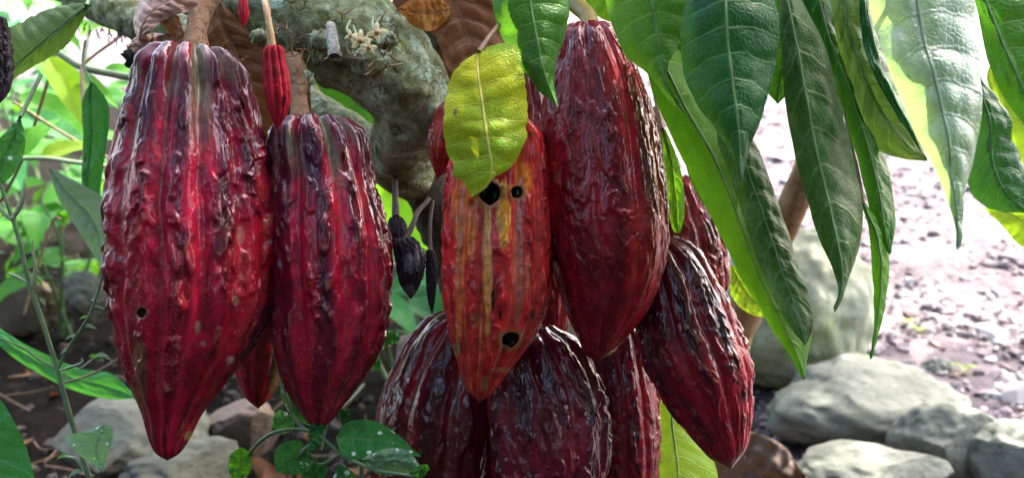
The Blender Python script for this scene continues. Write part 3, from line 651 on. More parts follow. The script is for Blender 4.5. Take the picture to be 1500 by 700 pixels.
# M, N cherelles
pod("tiny bright red young pod dangling on a yellowish stalk from the limb", [(401, 68, 11), (401, 82, 15), (404, 110, 19), (407, 140, 19), (408, 165, 13), (407, 180, 7), (406, 191, 2)],
    .545, 59, phase=1.5, dark=(.30, .012, .02), mid=(.46, .012, .03), bright=(.5, .02, .04), line=(.3, .01, .02), tan=.3, rw=.05, fur=.14, nu=160, nv=220, kf=3, kl=10, group="young red pods on the limb", cat="young pod",
    stalk=[(384, -16, .57), (390, 12, .55), (395, 40, .545), (399, 71, .545)], stalk_r=[5, 5, 5, 7], smat=PEDUNCLE, paint=[(415, 150, 4, 9, (.06, .01, .01), .8), (402, 100, 3, 6, (.08, .01, .01), .7)], name="young_cacao_pod", mat=POD_DULL, furw=.2)
pod("smallest red bud hanging at the very top edge beside the young pod", [(356, -4, 4), (356, 6, 7), (357, 20, 8), (357, 32, 5), (357, 40, 1)],
    .555, 61, phase=1.5, dark=(.42, .012, .03), mid=(.55, .02, .04), bright=(.55, .03, .05), line=(.4, .01, .02), tan=.0, rw=.03, fur=.12, nu=80, nv=90, kf=3, kl=8, group="young red pods on the limb", cat="young pod",
    stalk=[(352, -50, .58), (355, -20, .56), (356, 0, .555)], stalk_r=[2.5, 2.5, 3], smat=PEDUNCLE, name="young_cacao_pod", mat=POD_DULL, furw=.2)
# black dead pods
BLK = dict(dark=(.012, .012, .016), mid=(.03, .03, .04), bright=(.05, .05, .06), line=(.1, .1, .1), tan=.0, mat=POD_BLACK, group="dead black pods", cat="dried pod", smat=DRYSTALK, nu=180, nv=240, name="dried_pod")
pod("shrivelled black pod with grey bloom hanging on a dry twig below the limb", [(592, 348, 14), (597, 362, 20), (602, 385, 22), (602, 408, 18), (602, 425, 10), (602, 438, 3)], .60, 67, rw=.06, fur=.10, stalk=[(628, 292, .66), (612, 310, .63), (605, 328, .61), (594, 352, .60)], stalk_r=[4, 4, 4, 5], paint=[(600, 385, 8, 16, (.25, .26, .3), .55), (611, 375, 4, 20, (.3, .3, .34), .5), (600, 425, 8, 9, (.25, .26, .3), .5)], **BLK)
pod("small black pod stub under the limb just above the shrivelled one", [(580, 318, 9), (582, 330, 14), (583, 350, 14), (582, 366, 4)], .63, 68, rw=.05, fur=.06, stalk=[(578, 258, .70), (579, 290, .66), (580, 320, .63)], stalk_r=[5, 5, 6], **BLK)
pod("thin black withered pod dangling beside the hole-pocked pod", [(630, 366, 5), (631, 380, 7), (632, 405, 8), (632, 435, 6), (633, 461, 1)], .61, 71, rw=.1, fur=.1, stalk=[(634, 295, .66), (630, 325, .63), (630, 370, .61)], stalk_r=[3, 3, 4], **BLK)
pod("rough charcoal black pod cut off by the left edge", [(-6, 25, 12), (-5, 45, 17), (-4, 80, 21), (-4, 115, 20), (-6, 140, 14), (-8, 160, 4)], .50, 73, rw=.12, fur=.12, stalk=[(-10, -60, .52), (-8, -10, .51), (-6, 30, .50)], stalk_r=[5, 5, 6], **BLK)
# ------------------------------------------------------------------ big leaves traced side by side with real depth
def resample(pts, n):
    a = np.array([(p[0], p[1]) for p in pts], float); return spline(a, n)
def leaf_parts(t, L, M, Rr, d0, d1, mat, fold=0.0, dl=0.0, dr=0.0, nv=110, nh=18, seed=0, wave=.0020, quilt=.0010, nvein=9, slope=.9, rib=True, ribm=None, petiole=None, petm=None, ragged=0.0, dip=0.0, holes=0, name='blade', pr=.0013):
    """L, M, Rr polylines base to tip in photo pixels; d0 -> d1 depth base to tip; dl/dr extra depth of the two margins; dip = bulge of the middle towards the camera"""
    l, m, r_ = resample(L, nv), resample(M, nv), resample(Rr, nv)
    v = np.linspace(0, 1, nv); d = d0 + (d1 - d0) * v - dip * np.sin(np.pi * v)
    if ragged:
        q = np.stack([v * 17, np.zeros(nv) + seed, np.zeros(nv)], 1)
        l = l + (m - l) * (np.maximum(0, perlin(q * 1.0, 77)) * ragged)[:, None]; r_ = r_ + (m - r_) * (np.maximum(0, perlin(q + 40, 78)) * ragged)[:, None]
    wl = wave * np.sin(v * 17 + seed) + wave * 1.4 * perlin(np.stack([v * 9, v * 0 + seed, v * 0], 1), 60)
    wr = wave * np.sin(v * 15 + seed * 2 + 1) + wave * 1.4 * perlin(np.stack([v * 9, v * 0 + seed + 7.7, v * 0], 1), 60)
    env = np.sin(np.pi * v) ** .5
    PL, PM, PR = P(l[:, 0], l[:, 1], d + (dl + wl) * env), P(m[:, 0], m[:, 1], d + fold * env), P(r_[:, 0], r_[:, 1], d + (dr + wr) * env)
    a = np.linspace(0, 1, nh)[None, :, None]
    def side(E, s):    # slightly arched between rib and margin
        Q = PM[:, None] * (1 - a) + E[:, None] * a
        hh = np.sin(np.pi * a[..., 0]) * .06 * np.linalg.norm(E - PM, axis=1)[:, None]
        return Q - AF * hh[..., None] * s
    Q = np.concatenate([side(PL, 1)[:, ::-1], side(PR, 1)[:, 1:]], 1)
    nu = 2 * nh - 1; u = np.linspace(-1, 1, nu)
    U, Vv = np.meshgrid(u, v)
    n1 = perlin(np.stack([Vv.ravel() * 5, U.ravel() * 2, np.full(U.size, seed * 1.7)], 1), 61)
    ph = Vv * nvein - np.abs(U) ** 1.25 * slope + (n1.reshape(U.shape)) * .12
    puff = np.abs(np.sin(np.pi * (ph + .5 - .5))) ** .7 * np.minimum(1, np.abs(U) * 6) * (1 - np.abs(U) ** 4)
    puff = puff * np.sin(np.pi * Vv) ** .4
    # vein sits where frac(ph)=0 or 1 -> sin = 0
    dU = np.gradient(Q, axis=1); dV = np.gradient(Q, axis=0); Nn = np.cross(dU, dV); Nn /= np.linalg.norm(Nn, axis=2)[..., None] + 1e-12
    sgn = np.sign((Nn @ AF).mean()) or 1; Nn = -Nn * sgn
    Q = Q + Nn * (puff * quilt + (perlin(np.stack([U.ravel() * 3, Vv.ravel() * 9, np.full(U.size, seed + .5)], 1), 62).reshape(U.shape)) * quilt * .9)[..., None]
    F = gridF(nu, nv)
    uv = np.stack([(U.ravel() + 1) / 2, Vv.ravel()], 1)
    o = mesh_from(name, Q.reshape(-1, 3), F, mat, t, uv=uv)
    if rib:
        k = np.linspace(0, nv - 1, 30).astype(int); c = Q[k, nh - 1] + AF * .0002
        V, F = tube(c, np.linspace(.0008, .0002, 30) * (rib if rib is not True else 1), 8, 60); mesh_from("midrib", V, F, ribm or MIDRIB, t)
    if petiole:
        a_ = pxpath(petiole); V, F = tube(a_, [pr] * len(a_), 10, 24); mesh_from("petiole", V, F, petm or (STEM if t.name.startswith('vine') else STEM_BROWN), t)
    return Q
def avg(a, b, f=.5, n=9):
    return [tuple(x) for x in (resample(a, n) * (1 - f) + resample(b, n) * f)]
def leaf(label, L, Rr, d0, d1, mat, M=None, group="cacao leaves hanging on the tree", cat="leaf", name="cacao_leaf", f=.5, **kw):
    gap = math.hypot(L[0][0] - Rr[0][0], L[0][1] - Rr[0][1])
    if gap > 8:          # close the blade at its base with a rounded end
        bx, by = (L[0][0] + Rr[0][0]) / 2, (L[0][1] + Rr[0][1]) / 2; tx, ty = L[-1]; ln = math.hypot(tx - bx, ty - by)
        b = (bx - (tx - bx) / ln * gap * .6, by - (ty - by) / ln * gap * .6); L = [b] + list(L); Rr = [b] + list(Rr)
        if M: M = [b] + list(M)
    if not kw.get('petiole') and name == 'cacao_leaf' and L[0][1] < 0: kw['petiole'] = [(L[0][0] + 12, -145, .67), (L[0][0] + 4, (L[0][1] - 145) / 2, (d0 + .67) / 2), (L[0][0], L[0][1], d0)]
    t = thing(name, label, cat, P(L[0][0], L[0][1], d0), group)
    leaf_parts(t, L, M or avg(L, Rr, f), Rr, d0, d1, LM[mat], **kw); return t
GREY_RIB = plain("midrib_pale", (.14, .24, .09), .4)
leaf("yellowing curled leaf with a brown tear covering the top of the hole-pocked pod",
     [(700, 76), (682, 88), (664, 105), (653, 140), (649, 190), (655, 225), (664, 240), (664, 256), (678, 266), (690, 288)], [(704, 74), (735, 64), (757, 70), (768, 110), (773, 160), (770, 205), (750, 243), (722, 258), (713, 275), (691, 289)],
     .52, .505, 'yellow', M=[(699, 80), (700, 110), (706, 150), (713, 200), (720, 240), (716, 268), (691, 288)], rib=.9, ribm=MIDRIB_Y, seed=3, wave=.002, quilt=.0008, ragged=.10, dl=.006, dr=.012, dip=.006, petiole=[(830, -90, .60), (770, -10, .57), (722, 48, .53), (702, 76, .52)])
leaf("green leaf dangling over the left shoulder of the tallest pod", [(765, -60), (725, -20), (722, 10), (735, 55), (758, 90), (786, 128), (816, 157)], [(775, -60), (822, -30), (834, 10), (830, 45), (815, 85), (812, 120), (816, 157)],
     .535, .52, 'mid', M=[(770, -60), (776, 0), (785, 50), (797, 105), (816, 156)], seed=5, ragged=.05, dl=.01, dr=.014, petiole=[(790, -125, .60), (774, -90, .56), (770, -60, .535)])
leaf("green leaf with a curved drip tip over the right shoulder of the tallest pod", [(925, -90), (888, -50), (886, 0), (900, 45), (918, 84), (945, 105), (968, 132), (988, 155), (1003, 166)], [(945, -90), (1000, -60), (1014, 0), (1006, 45), (985, 85), (977, 105), (980, 122), (990, 145), (1003, 166)],
     .53, .51, 'mid', M=[(935, -90), (950, -20), (960, 35), (968, 90), (979, 130), (1003, 165)], seed=8, ragged=.05, dl=.014, dr=.004, petiole=[(930, -135, .62), (934, -90, .53)])
leaf("small leaf tip poking down from the top edge between two broad leaves", [(1030, -110), (1008, -60), (1012, -10), (1028, 25), (1036, 58)], [(1060, -110), (1100, -60), (1085, -10), (1052, 22), (1037, 59)], .50, .50, 'blue', seed=10, dl=.004, dr=.008)
leaf("broad dark blue-green leaf with deep veins right of the tallest pod", [(1050, -60), (1010, -10), (996, 50), (1002, 110), (1022, 155), (1052, 195), (1072, 225), (1084, 267)], [(1070, -60), (1120, -30), (1139, 20), (1140, 70), (1130, 120), (1116, 172), (1100, 215), (1085, 267)],
     .50, .485, 'blue', M=[(1060, -60), (1062, 0), (1066, 60), (1074, 130), (1083, 200), (1085, 266)], seed=12, ragged=.05, quilt=.0011, dl=.016, dr=.012, fold=-.004, petiole=[(1045, -140, .66), (1060, -60, .50)])
leaf("long folded leaf with a glowing green left half and a brown tip", [(940, 60), (955, 130), (985, 205), (1020, 275), (1058, 350), (1090, 415), (1130, 480), (1160, 525), (1178, 556)], [(970, 50), (1040, 120), (1105, 215), (1140, 310), (1168, 390), (1190, 455), (1188, 500), (1181, 530), (1179, 556)],
     .545, .53, 'bright', M=[(955, 55), (1000, 150), (1050, 240), (1082, 320), (1110, 400), (1145, 470), (1168, 520), (1178, 555)], seed=14, dl=.008, dr=.03, fold=-.008, nvein=13, petiole=[(935, -125, .68), (950, -20, .60), (955, 58, .545)])
leaf("dull mottled half of a drooping leaf on the glowing green one", [(1050, 200), (1066, 250), (1086, 310), (1106, 370), (1130, 430), (1158, 480), (1178, 505)], [(1100, 200), (1128, 262), (1152, 330), (1172, 395), (1190, 452), (1192, 480), (1180, 506)], .528, .522, 'dull', seed=15, ragged=.05, dl=.004, dr=.012, nvein=10, quilt=.0011, petiole=[(1070, -130, .66), (1078, 60, .60), (1072, 200, .528)])
leaf("small backlit green leaf tucked against the right side of the tallest pod", [(968, 190), (972, 230), (976, 290), (985, 335), (994, 342)], [(975, 190), (990, 225), (1000, 265), (1003, 310), (996, 342)], .60, .60, 'bright', seed=17, petiole=[(955, 120, .64), (970, 190, .60)])
leaf("hidden dark leaf behind the tallest pod and broad blue-green leaf", [(930, 60), (960, 120), (990, 190), (1010, 260), (1030, 300)], [(990, 20), (1040, 90), (1060, 180), (1060, 260), (1032, 302)], .585, .585, 'deep', seed=18)
leaf("long dusty mottled leaf hanging with a twisted tip", [(1142, -20), (1144, 60), (1150, 150), (1163, 220), (1180, 290), (1200, 350), (1222, 400), (1230, 430), (1221, 456)], [(1160, -20), (1205, 60), (1232, 150), (1250, 230), (1262, 300), (1262, 350), (1248, 395), (1236, 425), (1222, 457)],
     .52, .50, 'dull', M=[(1148, -20), (1166, 60), (1182, 150), (1196, 220), (1213, 290), (1226, 350), (1235, 400), (1233, 430), (1222, 456)], seed=20, ragged=.05, dl=.01, dr=.022, quilt=.0011, nvein=11, ribm=GREY_RIB, petiole=[(1120, -140, .68), (1140, -60, .58), (1150, -20, .52)])
leaf("narrow dark leaf brightening to green at its lower end beside the dusty mottled leaf", [(1170, -20), (1196, 60), (1228, 140), (1252, 220), (1272, 300), (1282, 340), (1302, 372)], [(1215, -20), (1236, 60), (1264, 130), (1285, 190), (1300, 250), (1312, 320), (1304, 373)], .55, .53, 'deep', seed=22, ragged=.05, dl=.008, dr=.014, nvein=11, petiole=[(1180, -140, .68), (1190, -20, .55)])
leaf("thin curled green leaf tail ending in a dry brown point", [(1262, 300), (1272, 335), (1276, 380), (1280, 430), (1280, 480), (1274, 526)], [(1268, 298), (1292, 335), (1303, 375), (1301, 420), (1290, 475), (1276, 526)], .53, .52, 'bright', seed=23, dl=.004, dr=.016, quilt=.0008, petiole=[(1235, 150, .57), (1265, 300, .53)])
leaf("matte yellow-green leaf underside with dark veins behind the silvery leaf", [(1205, -60), (1216, 0), (1226, 60), (1242, 120), (1260, 180), (1285, 218), (1320, 232), (1356, 236)], [(1240, -60), (1268, 0), (1282, 60), (1305, 110), (1325, 150), (1343, 190), (1352, 215), (1357, 236)],
     .545, .54, 'under', M=[(1220, -60), (1236, 0), (1248, 60), (1270, 120), (1296, 170), (1330, 213), (1356, 235)], seed=25, dl=.002, dr=.006, ribm=STEM, quilt=.0014)
leaf("thin dark glossy leaf seen almost edge-on beside the silvery leaf", [(1258, -40), (1259, 20), (1268, 80), (1296, 140), (1330, 195), (1349, 223)], [(1276, -40), (1284, 20), (1300, 80), (1322, 135), (1342, 185), (1350, 223)], .515, .505, 'blue', seed=27, dl=.0, dr=.03, quilt=.001)
leaf("large silvery sunlit leaf with a long drip tip at the upper right", [(1320, -60), (1276, -20), (1278, 30), (1298, 90), (1322, 150), (1346, 205), (1370, 250), (1388, 295), (1399, 330), (1402, 366)], [(1350, -60), (1415, -30), (1428, 20), (1434, 80), (1438, 140), (1430, 205), (1418, 260), (1408, 300), (1406, 335), (1403, 366)],
     .455, .435, 'silver', M=[(1335, -60), (1343, 0), (1354, 60), (1370, 120), (1384, 180), (1394, 250), (1402, 310), (1402, 365)], seed=29, dl=.01, dr=.014, dip=.01, quilt=.0015, ribm=GREY_RIB, petiole=[(1345, -150, .60), (1335, -60, .455)])
leaf("green leaf with a pale midrib filling the top right corner", [(1395, -70), (1424, -10), (1436, 40), (1448, 90), (1466, 135), (1500, 185), (1530, 215)], [(1440, -90), (1510, -50), (1560, 0), (1580, 70), (1580, 140), (1560, 190), (1532, 216)], .49, .47, 'deep', M=[(1415, -80), (1440, -10), (1464, 50), (1490, 110), (1512, 160), (1531, 215)], seed=31, dl=.006, dr=.01, ribm=GREY_RIB, quilt=.0011)
leaf("dark blue-green leaf with a nibbled edge at the right border", [(1430, 90), (1425, 150), (1424, 215), (1417, 270), (1438, 298), (1470, 311), (1502, 312)], [(1436, 118), (1462, 145), (1480, 175), (1483, 205), (1498, 230), (1502, 265), (1504, 312)], .51, .50, 'blue', seed=33, ragged=.12, quilt=.0011, dl=.008, dr=.006)
leaf("lime green leaf edge glowing behind the nibbled dark leaf", [(1446, 120), (1462, 165), (1480, 205), (1500, 250), (1540, 280)], [(1470, 100), (1500, 150), (1540, 190), (1560, 240), (1542, 281)], .54, .54, 'lime', seed=35, rib=None)
leaf("lime yellow leaf piece low on the right border", [(1445, 308), (1468, 330), (1490, 356), (1520, 372)], [(1460, 296), (1500, 300), (1540, 320), (1522, 373)], .56, .56, 'lime', seed=37, rib=None)
leaf("small lime leaf with a toothed edge behind the long folded leaf", [(1070, 405), (1070, 430), (1086, 452), (1112, 464), (1128, 462)], [(1084, 392), (1108, 410), (1128, 435), (1129, 462)], .62, .62, 'lime', seed=39, rib=None, ragged=.15)
leaf("pale backlit leaf upright under the tilted pod at the bottom", [(985, 560), (962, 600), (950, 650), (944, 710), (950, 760), (985, 800)], [(988, 560), (1008, 600), (1034, 650), (1052, 700), (1040, 760), (988, 800)], .68, .66, 'lime', seed=41, dl=.004, dr=.02, nvein=8, f=.45, petiole=[(965, 480, .73), (980, 530, .70), (986, 560, .68)])
leaf("leaf hidden at the top between the tallest pod and the broad leaves", [(855, -70), (850, -20), (862, 10), (885, 30), (915, 36)], [(880, -70), (920, -30), (930, 10), (917, 36)], .60, .60, 'bright', seed=43)
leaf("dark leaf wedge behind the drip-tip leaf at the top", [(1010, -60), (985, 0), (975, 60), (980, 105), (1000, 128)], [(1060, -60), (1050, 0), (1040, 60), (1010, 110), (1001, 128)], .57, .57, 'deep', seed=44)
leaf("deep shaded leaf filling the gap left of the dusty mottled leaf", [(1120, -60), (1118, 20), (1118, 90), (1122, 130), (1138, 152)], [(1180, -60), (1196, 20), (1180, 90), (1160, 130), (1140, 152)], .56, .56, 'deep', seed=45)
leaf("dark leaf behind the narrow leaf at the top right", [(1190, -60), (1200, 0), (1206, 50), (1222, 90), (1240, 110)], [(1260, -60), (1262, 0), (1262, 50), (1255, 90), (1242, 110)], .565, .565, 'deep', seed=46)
leaf("dark leaf added to stand for shadow in the gap between the limb and the lower limb", [(430, 70), (440, 130), (470, 190), (520, 240), (560, 262)], [(560, 90), (600, 130), (620, 190), (600, 240), (562, 263)], .92, .92, 'deep', seed=147, rib=None)  # dark sheet standing in for the black shadow between the limbs
leaf("green glowing leaf behind the limb and the shrivelled black pod", [(520, 215), (535, 270), (560, 320), (600, 352), (640, 372)], [(600, 190), (650, 230), (668, 290), (664, 340), (642, 373)], .98, .98, 'bright', seed=47, petiole=[(530, 120, 1.0), (556, 200, .98)])
leaf("hanging green leaf in the gap at the left with a light margin", [(132, 122), (120, 150), (122, 200), (120, 260), (124, 298), (132, 310)], [(138, 122), (158, 150), (160, 185), (152, 240), (145, 290), (134, 310)], .85, .85, 'weed2', seed=48, f=.35, petiole=[(125, 60, .87), (122, 95, .86), (134, 122, .85)], name="vine_leaf", group="vine leaves on the left")
leaf("large nibbled leaf underside at the top left corner", [(126, 6), (88, 8), (50, 22), (10, 45), (-15, 75)], [(128, 16), (116, 40), (95, 70), (55, 95), (22, 115), (-14, 140)], .60, .62, 'under', M=[(127, 10), (100, 30), (70, 55), (35, 85), (-15, 120)], seed=49, dl=.01, dr=.004, ragged=.12, quilt=.0011, name="vine_leaf", group="vine leaves on the left", petiole=[(160, -60, .66), (140, -20, .63), (127, 9, .60)])
leaf("white spotted leaf hanging from the left border", [(28, 172), (8, 195), (-20, 225), (-25, 262), (2, 272)], [(30, 172), (37, 200), (35, 225), (22, 252), (3, 272)], .60, .60, 'spot', seed=50, name="vine_leaf", group="vine leaves on the left", petiole=[(60, 110, .62), (30, 172, .60)])
leaf("pale grey-green pointed leaf slanting down toward the largest pod", [(72, 248), (85, 290), (110, 330), (135, 370), (160, 400)], [(74, 246), (110, 265), (150, 288), (175, 320), (161, 400)], .82, .80, 'pale', seed=51, name="vine_leaf", group="vine leaves on the left", f=.4)
leaf("long grey-green strap leaf lying low across the left side", [(-30, 478), (10, 515), (60, 548), (110, 572), (160, 584), (200, 583)], [(-20, 470), (30, 500), (70, 520), (120, 540), (165, 548), (200, 582)], 1.05, 1.0, 'weed2', seed=52, name="vine_leaf", group="vine leaves on the left")
leaf("broad bumpy green leaf in the bottom left corner with a sunlit band", [(-60, 560), (-70, 620), (-60, 680), (-20, 760), (20, 800)], [(-50, 555), (-5, 580), (22, 620), (42, 665), (50, 720), (22, 800)], .62, .60, 'weed2', seed=53, name="vine_leaf", group="vine leaves on the left", quilt=.0011, nvein=12)
# ------------------------------------------------------------------ dead brown leaves caught on the limb
DL = dict(cat="dead leaf", name="dead_leaf", group="dead brown leaves caught on the tree", ribm=MIDRIB_B)
leaf("curled brown dead leaf folded over the limb above the largest pod", [(205, 60), (195, 30), (210, -5), (235, -25), (262, -30)], [(206, 61), (225, 42), (252, 25), (285, 12), (300, -10)], .575, .57, 'pinkbrown', seed=60, dl=.02, dr=-.004, **DL)
leaf("pinkish brown dead leaf scrap left of the thick pod stalk", [(187, 68), (198, 56), (222, 50), (245, 50), (262, 56)], [(188, 70), (200, 80), (222, 83), (246, 80), (263, 58)], .58, .575, 'pinkbrown', seed=61, dl=.006, **DL)
leaf("rolled brown dead leaf edge just left of the thick pod stalk", [(232, 30), (240, 20), (258, 22), (268, 40), (272, 78)], [(234, 32), (246, 48), (255, 62), (262, 78), (271, 79)], .572, .57, 'brown', seed=62, dr=.012, **DL)
leaf("rolled brown dead leaf tube touching the top of the largest pod", [(250, 84), (252, 66), (264, 48), (284, 38), (300, 44)], [(252, 86), (268, 84), (282, 80), (296, 70), (301, 46)], .573, .575, 'brown', seed=66, dr=-.012, **DL)
leaf("large dark brown dead leaf hanging as a backdrop behind the largest pod and young pod", [(300, 30), (302, 80), (320, 140), (345, 180), (380, 215)], [(360, 40), (395, 80), (412, 130), (405, 180), (382, 216)], .64, .66, 'brown', seed=63, **DL)
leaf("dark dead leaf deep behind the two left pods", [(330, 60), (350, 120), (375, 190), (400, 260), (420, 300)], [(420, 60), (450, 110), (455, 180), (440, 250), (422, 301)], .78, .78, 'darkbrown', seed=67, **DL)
leaf("orange brown dead leaf with clear veins resting on top of the limb", [(662, 12), (640, -4), (610, -4), (590, 8), (580, 14)], [(662, 14), (650, 34), (630, 46), (605, 38), (581, 15)], .64, .63, 'orange', seed=64, **DL)
leaf("big crumpled brown dead leaf between the limb and the yellow leaf", [(600, -40), (610, 20), (640, 60), (655, 100), (680, 130)], [(700, -50), (730, 0), (738, 50), (735, 90), (682, 132)], .67, .66, 'brown', seed=65, quilt=.003, ragged=.1, **DL)
leaf("dark brown dead leaf curled behind the lichened elbow of the limb", [(570, 20), (590, 80), (620, 140), (670, 190), (720, 220)], [(740, -30), (800, 40), (800, 110), (770, 180), (722, 221)], .72, .72, 'darkbrown', seed=68, **DL)
leaf("ribbed dry brown leaf on the ground below the tilted pod", [(1062, 640), (1080, 632), (1110, 634), (1150, 655), (1182, 700)], [(1050, 720), (1075, 740), (1110, 750), (1150, 745), (1183, 702)], 1.22, 1.18, 'greybrown', seed=69, quilt=.008, cat="dead leaf", name="dead_leaf", ribm=MIDRIB_B, nvein=7)
leaf("torn dry brown leaf scrap at the left end of the stones", [(1052, 668), (1062, 655), (1080, 650), (1092, 670)], [(1054, 705), (1070, 715), (1085, 705), (1093, 672)], 1.15, 1.12, 'greybrown', seed=70, cat="dead leaf", name="dead_leaf", rib=None)
# ------------------------------------------------------------------ flowers on the limb
def flower(label, x, y, s, d, seed, npet=5):
    r = np.random.RandomState(seed); t = thing("cacao_flower", label, "flower", P(x, y, d), "cream cacao flowers on the limb")
    for k in range(npet):
        a = 2 * np.pi * k / npet + r.rand() * .4
        dr = AX * np.cos(a) + AU * np.sin(a) * .8 - AF * .5
        g = leafgeo(P(x, y, d), dr, -AF + .01 * AX, s, s * .42, .9, -.5, 5, 8); mesh_from("petal", g[0], g[1], PETAL, t, uv=g[2])
    V, F = ICO2; mesh_from("flower_centre", V * s * .22 + P(x, y, d - .0015), F, PEDUNCLE, t)
    V, F = tube(np.array([P(x, y, d), P(x - 6, y - 10, d + .006), P(x - 4 + r.uniform(-8, 8), y - 22, d + .022)]), [.0007] * 3, 6, 8); mesh_from("stalk", V, F, STEM_PALE, t)
flower("open cream cacao flower on the scar of the limb", 528, 60, .0085, .562, 1)
flower("cream flower bud leaning right, largest in the cluster", 552, 48, .0080, .560, 2, 4)
flower("small yellowish flower low in the cluster on the limb", 540, 70, .0062, .558, 3)
flower("tiny drooping flower at the left of the cluster", 514, 53, .0055, .565, 4, 4)
def sticks(parent, name, mat, seeds, n, x, y, dx, dy, d, L, rr=.0005):
    r = np.random.RandomState(seeds); ps = []
    for k in range(n):
        a = P(x + r.uniform(-dx, dx), y + r.uniform(-dy, dy), d + r.uniform(-.004, .01)); v = r.normal(size=3); v /= np.linalg.norm(v)
        ps.append(tube(np.array([a, a + v * L * .5 + r.normal(size=3) * L * .1, a + v * L]), [rr, rr, rr * .4], 5, 6))
    V, F = join(ps); return mesh_from(name, V, F, mat, parent)
sticks(tree, "flower_stubs", STEM_BROWN, 5, 26, 525, 60, 50, 40, .592, .009, .0006)
sticks(tree, "dry_hairs", BARK_TAN, 6, 30, 400, 66, 60, 30, .60, .010, .0004)
V, F = ICO3; k = V * (1 + .5 * fbm(V * 2.5, 4, 4, .7))[:, None] * .0062 + P(197, 84, .60)
t = mesh_from("seed_clump", k, F, SOILBLACK); tag(t, "small crumbly black clump stuck under the branch at the upper left", "debris")
# ------------------------------------------------------------------ spotted vine at the bottom centre
t = thing("spotted_vine", "low vine with white spotted green leaves under the dark purple-red pod", "plant", G(480, 760))
def pl(L, Rr, d, mat, seed, M=None, **kw):
    leaf_parts(t, L, M or avg(L, Rr), Rr, d - .09, d - .09, LM[mat], seed=seed, name='leaf', nv=60, nh=12, rib=.6, nvein=5, **kw)
pl([(492, 642), (505, 622), (530, 614), (560, 620), (590, 642), (616, 668)], [(492, 642), (500, 662), (520, 672), (550, 668), (585, 664), (616, 668)], .66, 'spot', 80, quilt=.0011, dr=-.01, dl=.012)
pl([(530, 672), (545, 664), (575, 655), (600, 662), (620, 688)], [(530, 674), (545, 690), (570, 696), (600, 694), (621, 690)], .64, 'spotpale', 81, dr=.012)
pl([(455, 663), (440, 645), (415, 648), (402, 665), (404, 690)], [(456, 665), (455, 685), (438, 694), (420, 694), (405, 691)], .68, 'spot', 82)
pl([(410, 555), (412, 580), (425, 605), (450, 622), (468, 628)], [(414, 552), (432, 570), (445, 590), (458, 608), (468, 627)], .70, 'spot', 83)
pl([(470, 650), (455, 662), (450, 665), (452, 655)], [(470, 648), (462, 640), (455, 645), (452, 654)], .66, 'spot', 84)
pl([(478, 628), (465, 640), (455, 640), (452, 625)], [(478, 626), (468, 618), (458, 618), (452, 624)], .67, 'spot', 85)
pl([(505, 608), (500, 618), (498, 612), (496, 600)], [(506, 606), (512, 615), (512, 600), (497, 598)], .69, 'weed2', 86)
pl([(430, 610), (410, 600), (400, 612), (398, 628)], [(432, 612), (428, 630), (412, 634), (399, 630)], .74, 'spot', 87)
pl([(495, 680), (488, 700), (496, 730), (510, 750)], [(498, 678), (520, 695), (525, 725), (511, 751)], .67, 'spot', 88)
pl([(345, 705), (335, 690), (338, 665), (352, 655)], [(350, 705), (366, 690), (368, 665), (354, 654)], .70, 'weed', 89)
pl([(470, 668), (455, 680), (440, 700), (430, 725)], [(472, 670), (480, 690), (462, 712), (432, 726)], .69, 'weed2', 90)
pl([(600, 690), (620, 680), (628, 684), (610, 698)], [(601, 694), (612, 700), (625, 694), (611, 699)], .635, 'weed', 91)
pl([(545, 505), (550, 490), (562, 492), (560, 505)], [(546, 507), (556, 514), (564, 508), (561, 504)], .78, 'spotpale', 92)
pl([(540, 530), (546, 518), (556, 520), (556, 534)], [(541, 532), (550, 542), (558, 540), (557, 534)], .78, 'weed2', 93)
pl([(560, 495), (568, 484), (584, 488), (586, 494)], [(561, 497), (570, 504), (582, 502), (586, 495)], .78, 'weed2', 94)
for k, (pts, rr) in enumerate([([(340, 760, .72), (352, 690, .71), (372, 655, .70), (400, 634, .69), (440, 628, .68), (470, 640, .67), (500, 664, .66), (530, 680, .65), (560, 690, .64), (610, 697, .635)], .0011),
                 ([(470, 660, .67), (480, 620, .69), (500, 590, .72), (526, 560, .75), (545, 520, .78), (560, 492, .78)], .0010), ([(452, 665, .68), (470, 680, .68), (500, 664, .66)], .0010),
                 ([(530, 680, .65), (528, 720, .66), (520, 790, .68)], .0014), ([(412, 555, .70), (430, 610, .69), (452, 632, .68)], .0010), ([(500, 600, .70), (515, 585, .71), (533, 563, .73)], .0012), ([(470, 640, .67), (430, 700, .70), (420, 900, .9)], .0016)]):
    V, F = tube(pxpath([(a_, b_, c_ - .09) for a_, b_, c_ in pts]), [rr] * len(pts), 8, 60); mesh_from("stem", V, F, STEM_PALE if k in (5,) else STEM, t)
